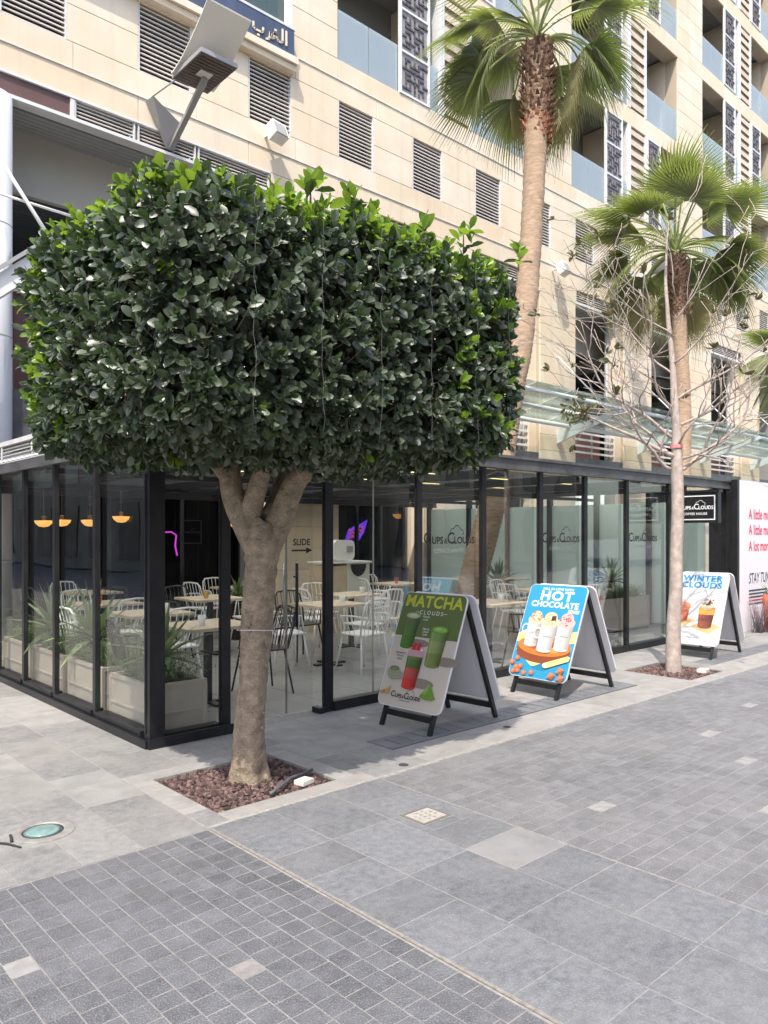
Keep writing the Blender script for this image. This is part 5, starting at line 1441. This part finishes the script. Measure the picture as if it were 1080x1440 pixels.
# ================================================================== CAFE FURNITURE
def make_chair(m, label):
    t = thing('cafe_chair', label, 'chair', (0,0,0), 0)
    mb = MB(); pts = rrect(.42, .40, .06); n = len(pts)
    mb.add([(u, v, .44) for u, v in pts] + [(u, v, .455) for u, v in pts], [tuple(range(n))[::-1], tuple(range(n, 2*n))] + [(i, (i+1) % n, n+(i+1) % n, n+i) for i in range(n)]); mb.build('seat', m, t)
    for sx in (-1, 1):
        for sy in (-1, 1):
            mb = MB(); mb.tube([(sx*.17, sy*.16, .44), (sx*.23, sy*.23, 0)], [.012, .010], 6); mb.build('leg', m, t)
    mb = MB(); hoop = [(-.20, -.18, .45), (-.215, -.23, .65), (-.20, -.27, .80), (-.15, -.285, .85), (0, -.29, .86), (.15, -.285, .85), (.20, -.27, .80), (.215, -.23, .65), (.20, -.18, .45)]
    mb.tube(hoop, .011, 6)
    for k in range(6):
        u = (k-2.5)*.062; mb.tube([(u, -.19, .45), (u*1.1, -.235, .65), (u*1.1, -.285, .855)], .005, 5)
    mb.build('backrest', m, t)
    for sx in (-1, 1):
        mb = MB(); mb.tube([(sx*.215, -.235, .66), (sx*.26, -.10, .67), (sx*.26, .10, .66), (sx*.20, .16, .45)], .010, 6)
        for q in (-.08, .0, .08): mb.tube([(sx*.20, q, .45), (sx*.26, q, .665)], .005, 5)
        mb.build('armrest', m, t)
    return t
def make_table(label):
    t = thing('cafe_table', label, 'table', (0,0,0), 0)
    mb = MB(); mb.slab(-.36, .36, -.34, .34, .72, .75, .004); mb.build('tabletop', m_table, t)
    mb = MB(); mb.box(-.03, .03, -.03, .03, .02, .718); mb.build('pedestal', m_chairb, t)
    mb = MB(); mb.box(-.22, .22, -.035, .035, 0, .02); mb.box(-.035, .035, -.22, .22, .0, .0195); mb.build('base', m_chairb, t)
    return t
tabs = [  # x, y, chairs [(side, colour)], words
    (3.66, 6.45, [(0,'b'),(2,'b')], 'nearest the corner planter'),
    (5.85, 7.35, [(0,'w'),(1,'w'),(2,'w'),(3,'b')], 'nearest the door opening'),
    (5.2, 9.1, [(0,'b'),(2,'w'),(3,'b')], 'behind the clipped tree trunk'),
    (3.75, 7.85, [(0,'w'),(1,'w')], 'behind the planters on the left side'),
    (3.85, 9.3, [(1,'w'),(3,'w')], 'farther back on the left side'),
    (7.45, 6.15, [(0,'b'),(1,'b')], 'behind the gap beside the green board'),
    (9.15, 9.6, [(0,'w'),(3,'w')], 'beside the palm trunk'),
    (7.0, 8.3, [(0,'w'),(1,'w'),(3,'w')], 'in the middle of the pavilion'),
    (9.8, 7.0, [(0,'w'),(1,'w'),(3,'w')], 'behind the blue board'),
    (6.6, 10.6, [(0,'w'),(3,'w')], 'near the limestone column'),
    (4.4, 11.2, [(0,'b'),(1,'b'),(3,'w')], 'at the back by the dark wall'),
    (11.6, 9.2, [(0,'w')], 'by the pale screens')]
T_ = make_table('t'); CW = make_chair(m_chairw, 'w'); CB = make_chair(m_chairb, 'b')
used = {'t': False, 'w': False, 'b': False}
offs = [((-.62, 0), R(-90), 'left of'), ((0, -.62), R(0), 'in front of'), ((.62, 0), R(90), 'right of'), ((0, .62), R(180), 'behind')]
for (x, y, ch, wd) in tabs:
    o = T_ if not used['t'] else copy_tree(T_); used['t'] = True
    o.location = (x, y, 0); o.rotation_euler = (0, 0, random.uniform(-.06, .06)); tag(o, 'pale wood cafe table %s' % wd, 'table', 'cafe tables inside the pavilion')
    for (sd, cl) in ch:
        src = CW if cl == 'w' else CB
        o = src if not used[cl] else copy_tree(src); used[cl] = True
        (dx, dy), rz, side = offs[sd]
        o.location = (x+dx+random.uniform(-.05,.05), y+dy+random.uniform(-.05,.05), 0); o.rotation_euler = (0, 0, rz+random.uniform(-.25,.25))
        tag(o, '%s metal wire chair %s the table %s' % ({'w': 'white', 'b': 'black'}[cl], side, wd), 'chair', {'w': 'white wire chairs inside the pavilion', 'b': 'black wire chairs inside the pavilion'}[cl])

# planters
def make_planter(x0, x1, y0, y1, h, label, yucca=0, seed=0, fern=160):
    rr = random.Random(seed); t = thing('planter', label, 'planter', ((x0+x1)/2, (y0+y1)/2, 0), group='taupe box planters inside the pavilion')
    mb = MB(); mb.box(x0, x1, y0, y1, .02, h-.03); mb.build('box', m_planter, t)
    mb = MB()
    for q in ((x0-.012, x1+.012, y0-.012, y0+.02), (x0-.012, x1+.012, y1-.02, y1+.012), (x0-.012, x0+.02, y0+.02, y1-.02), (x1-.02, x1+.012, y0+.02, y1-.02)): mb.box(q[0], q[1], q[2], q[3], h-.03, h)
    mb.build('rim', m_planter, t)
    mb = MB()
    for cx in (x0, x1):
        for cy in (y0, y1): mb.box(cx-.014, cx+.014+.0, cy-.014, cy+.014, 0, h-.031)
    mb.box(x0-.010, x1+.010, y0-.010, y0-.001, h*.42, h*.46); mb.box(x0-.010, x0-.001, y0, y1, h*.42, h*.46)
    mb.build('batten', m_planter, t)
    mb = MB(); mb.box(x0+.02, x1-.02, y0+.02, y1-.02, h-.06, h-.025); mb.build('soil', m_soil, t)
    mb = MB()
    for i in range(fern):
        cx = rr.uniform(x0+.04, x1-.04); cy = rr.uniform(y0+.04, y1-.04); a = rr.uniform(0, 6.28)
        base = Vector((cx, cy, h-.03)); L = rr.uniform(.14, .32); d = Vector((math.cos(a)*.7, math.sin(a)*.7, rr.uniform(.5,1.2))).normalized()
        for j in range(9):
            p = base + d*L*(j+1)/9 + Vector((0,0,-.04*(j/9)**2)); b_ = rr.uniform(0, 6.28); e = p + Vector((math.cos(b_)*.04, math.sin(b_)*.04, rr.uniform(0,.03))); s = Vector((-math.sin(b_), math.cos(b_), 0))*.004
            mb.add([p-s, p+s, e], [(0,1,2)])
            e2 = p + Vector((-math.cos(b_)*.04, -math.sin(b_)*.04, rr.uniform(0,.03))); mb.add([p-s, p+s, e2], [(0,2,1)])
    mb.build('foliage', m_shrub, t, kind='stuff')
    return t
def make_yucca(x, y, z, label, s=1., seed=0):
    rr = random.Random(seed); t = thing('yucca_plant', label, 'plant', (x, y, z), group='spiky yuccas inside the pavilion')
    mb = MB(); mb.lathe([(.06, 0), (.075, .10), (.07, .12), (0, .12)], (x, y, z), 14, cap=False); mb.build('stem', m_soil, t)
    for i in range(34):
        a = i*2.4; el = R(85)-i/34*R(85); L = s*rr.uniform(.30, .42); d = Vector((math.cos(a)*math.cos(el), math.sin(a)*math.cos(el), math.sin(el))); sd = Vector((-math.sin(a), math.cos(a), 0))
        q = Vector((x, y, z+.10)); vs = []
        for j in range(6):
            u = j/5; w_ = .027*s*(.6+1.2*u if u < .35 else 1.08*(1-(u-.35)/.65)+.03); vs += [q-sd*w_+Vector((0,0,w_*.5)), q, q+sd*w_+Vector((0,0,w_*.5))]; d = (d+Vector((0,0,-.07-.05*(i/34)))).normalized(); q = q+d*L/5
        mb = MB(); mb.add([Vector(v) for v in vs], [f for j in range(5) for f in ((j*3, j*3+1, j*3+4, j*3+3), (j*3+1, j*3+2, j*3+5, j*3+4))]); mb.build('blade', m_yucca, t)
    return t
pls = [(2.68, 3.14, 5.58, 6.34, .42, 'taupe planter box with rosemary in the near corner of the pavilion', 1), (2.72, 3.16, 6.62, 7.42, .42, 'second taupe planter box from the corner along the left glass', 2),
       (2.72, 3.16, 7.55, 8.4, .42, 'third taupe planter box from the corner along the left glass', 3), (2.72, 3.16, 8.5, 9.4, .42, 'fourth taupe planter box from the corner along the left glass', 4),
       (10.15, 12.2, 6.55, 7.0, .55, 'wide taupe planter box beside the blade sign post', 5), (10.35, 10.85, 7.9, 9.3, .5, 'taupe planter box right behind the palm trunk', 6)]
for a in pls: make_planter(*a[:6], seed=a[6], fern=int(300*(a[1]-a[0])*(a[3]-a[2])/.36))
make_yucca(3.05, 6.15, .42, 'spiky yucca above the corner planter', 1.35, 1); make_yucca(3.0, 7.5, .45, 'spiky yucca behind the second planter', 1.5, 2); make_yucca(2.95, 8.45, .45, 'spiky yucca above the third planter', 1.5, 3)
make_yucca(6.25, 10.1, .55, 'spiky yucca left of the door', .9, 4); make_yucca(11.4, 6.8, .7, 'spiky yucca in the planter by the blade sign', 1.15, 5); make_yucca(10.3, 8.3, .65, 'spiky yucca behind the palm trunk', 1.25, 6)
mb = MB(); mb.box(6.1, 6.4, 9.95, 10.25, 0, .55); tag(mb.build('plant_stand', m_dwood), 'dark square plinth under the yucca left of the door', 'plinth')

# counter, machine, screen, neon, pendants
ct = thing('counter', 'pale wood counter with black bowl sink front beside the column', 'counter', (7.9, 9.85, 0))
mb = MB(); mb.box(7.6, 8.0, 9.6, 10.1, 0, 1.08); mb.build('wood_side', m_table, ct); mb = MB(); mb.box(8.005, 8.5, 9.6, 10.1, 0, 1.12); mb.build('front', mat('cream_front', (.55, .55, .48), .6), ct)
mb = MB(); mb.box(7.58, 8.53, 9.57, 10.12, 1.121, 1.15); mb.build('worktop', m_chairw, ct)
mb = MB(); mb.add([(8.25+.17*math.cos(R(a)), 9.592, 1.10+.2*math.sin(R(a))) for a in range(180, 361, 15)], [tuple(range(13))]); mb.add([(8.25+.17*math.cos(R(a)), 9.598, 1.10+.2*math.sin(R(a))) for a in range(180, 361, 15)], [tuple(range(12, -1, -1))]); mb.build('black_half_disc', m_black, ct)
mc = thing('drinks_machine', 'white rounded drinks machine on the counter', 'machine', (8.0, 9.85, 1.15))
mb = MB(); pts = rrect(.44, .34, .10, 8.02, 1.33); n = len(pts); mb.add([(u, 9.68, v) for u, v in pts]+[(u, 10.0, v) for u, v in pts], [tuple(range(n))[::-1], tuple(range(n, 2*n))]+[(i, (i+1) % n, n+(i+1) % n, n+i) for i in range(n)]); mb.build('body', m_chairw, mc)
mb = MB(); mb.box(8.06, 8.18, 9.655, 9.675, 1.30, 1.40); mb.build('display', m_lampg, mc)
tv = thing('wall_screen', 'large dark wall screen hung on the limestone column', 'screen', (9.6, 12.3, 2.75))
mb = MB(); mb.box(8.25, 10.75, 12.28, 12.36, 2.25, 3.2); mb.build('display', m_screen, tv); mb = MB(); mb.box(9.2, 9.7, 12.362, 12.49, 2.5, 2.9); mb.build('bracket', m_black, tv)
nw = thing('neon_sign', 'violet wing shaped neon sign with red script on the dark wall', 'neon sign', (12.6, 14, 1.6))
def np_(u, v): return (13.35+u*.75, 15.6, 1.62+v*.62)
mb = MB(); wing = [(-.5, -.5), (-.3, -.55), (.1, -.3), (.35, .1), (.5, .6), (.2, .4), (-.1, .3), (-.4, .1), (-.5, -.2), (-.5, -.5)]
for sc_ in (1, .86, .72): mb.tube([np_(u*sc_, v*sc_) for u, v in wing], .014, 6)
for k in range(5): mb.tube([np_(-.45+k*.18, -.45+k*.1), np_(-.3+k*.19, .0+k*.12)], 0.010, 5)
mb.build('violet_tube', m_neonp, nw)
mb = MB()
for r in range(3): mb.tube([np_(-.38+i*.045, .12-r*.15+.06*math.sin(i*1.7+r)+i*.012) for i in range(16)], .013, 5)
mb.build('red_script', m_neonr, nw)
mb = MB(); mb.box(12.9, 13.8, 15.62, 15.64, 1.25, 2.05); mb.build('mount', mat('dark_acrylic', (.03,.03,.05), .3), nw)
nm = thing('neon_line', 'magenta neon line sign seen through the corner pane', 'neon sign', (5.6, 13.0, 1.6))
mb = MB(); mb.tube([(6.3, 13.0, 1.62), (6.62, 13.0, 1.64), (6.72, 13.0, 1.58), (6.70, 13.0, 1.38), (6.74, 13.0, 1.20)], .014, 6); mb.build('tube', m_neonm, nm)
def pendant(x, y, z, label, r=.16):
    t = thing('pendant_lamp', label, 'pendant lamp', (x, y, z), group='lit amber pendant lamps')
    mb = MB(); mb.lathe([(.0, -r*.75), (r*.5, -r*.66), (r*.85, -r*.35), (r, 0), (0, 0.005)], (x, y, z), 18, cap=False); mb.build('shade', m_bulb, t, smooth=True)
    mb = MB(); mb.tube([(x, y, z+.005), (x, y, 2.3)], .005, 5); mb.lathe([(.02, 0), (.035, .05), (.0, .07)], (x, y, z+.006), 8, cap=False); mb.build('cord', m_brown, t)
for (x, y, z, w_, r) in ((3.75, 11.2, 1.79, 'leftmost, seen at the left edge', .125), (3.93, 11.0, 1.80, 'second from the left', .125), (4.25, 10.8, 1.80, 'third from the left', .125), (4.75, 10.9, 1.86, 'fourth from the left', .125), (7.0, 11.3, 1.78, 'left of the black corner post beside the trunk', .14), (13.2, 13.8, 2.1, 'small one right of the violet neon', .16)):
    pendant(x, y, z, 'amber half-globe pendant lamp, %s' % w_, r)
pf = thing('framed_picture', 'small framed cloud logo hanging on the dark wall left of the trunk', 'picture', (8.6, 15.8, 1.7))
mb = MB(); mb.box(8.25, 8.85, 15.84, 15.87, 1.35, 1.95); mb.build('picture_board', m_black, pf)
mb = MB()
for q in ((8.28, 8.82, 1.90, 1.92), (8.28, 8.82, 1.38, 1.40), (8.28, 8.30, 1.40, 1.90), (8.80, 8.82, 1.40, 1.90)): mb.box(q[0], q[1], 15.83, 15.838, q[2], q[3])
logo(mb, lambda u, v: (8.55+u, 15.835, 1.62+v), .075); mb.build('print', m_wprint, pf)

# cups left on the tables
for k, ((x, y, ch, wd), col_) in enumerate(zip(tabs[:8], ('white', 'white', 'amber', 'white', 'red', 'white', 'red', 'white'))):
    cx, cy = x + .12*(1 if k % 2 else -1), y - .10
    t = thing('cup', 'small %s cup standing on the table %s' % (col_, wd), 'cup', (cx, cy, .75), group='cups on the cafe tables')
    mb = MB(); mb.lathe([(.028, 0), (.036, .05), (.038, .095), (.034, .095), (.030, .012), (0, .012)], (cx, cy, .7502), 16, cap=False)
    mb.build('cup_body', {'white': m_chairw, 'amber': mat('amber_cup', (.5, .25, .06), .3), 'red': mat('red_cup', (.45, .05, .04), .4)}[col_], t, smooth=True)
    mb = MB(); mb.lathe([(.0, .0), (.031, .0), (0, .002)], (cx, cy, .825), 14, cap=False); mb.build('drink', m_drylf, t)
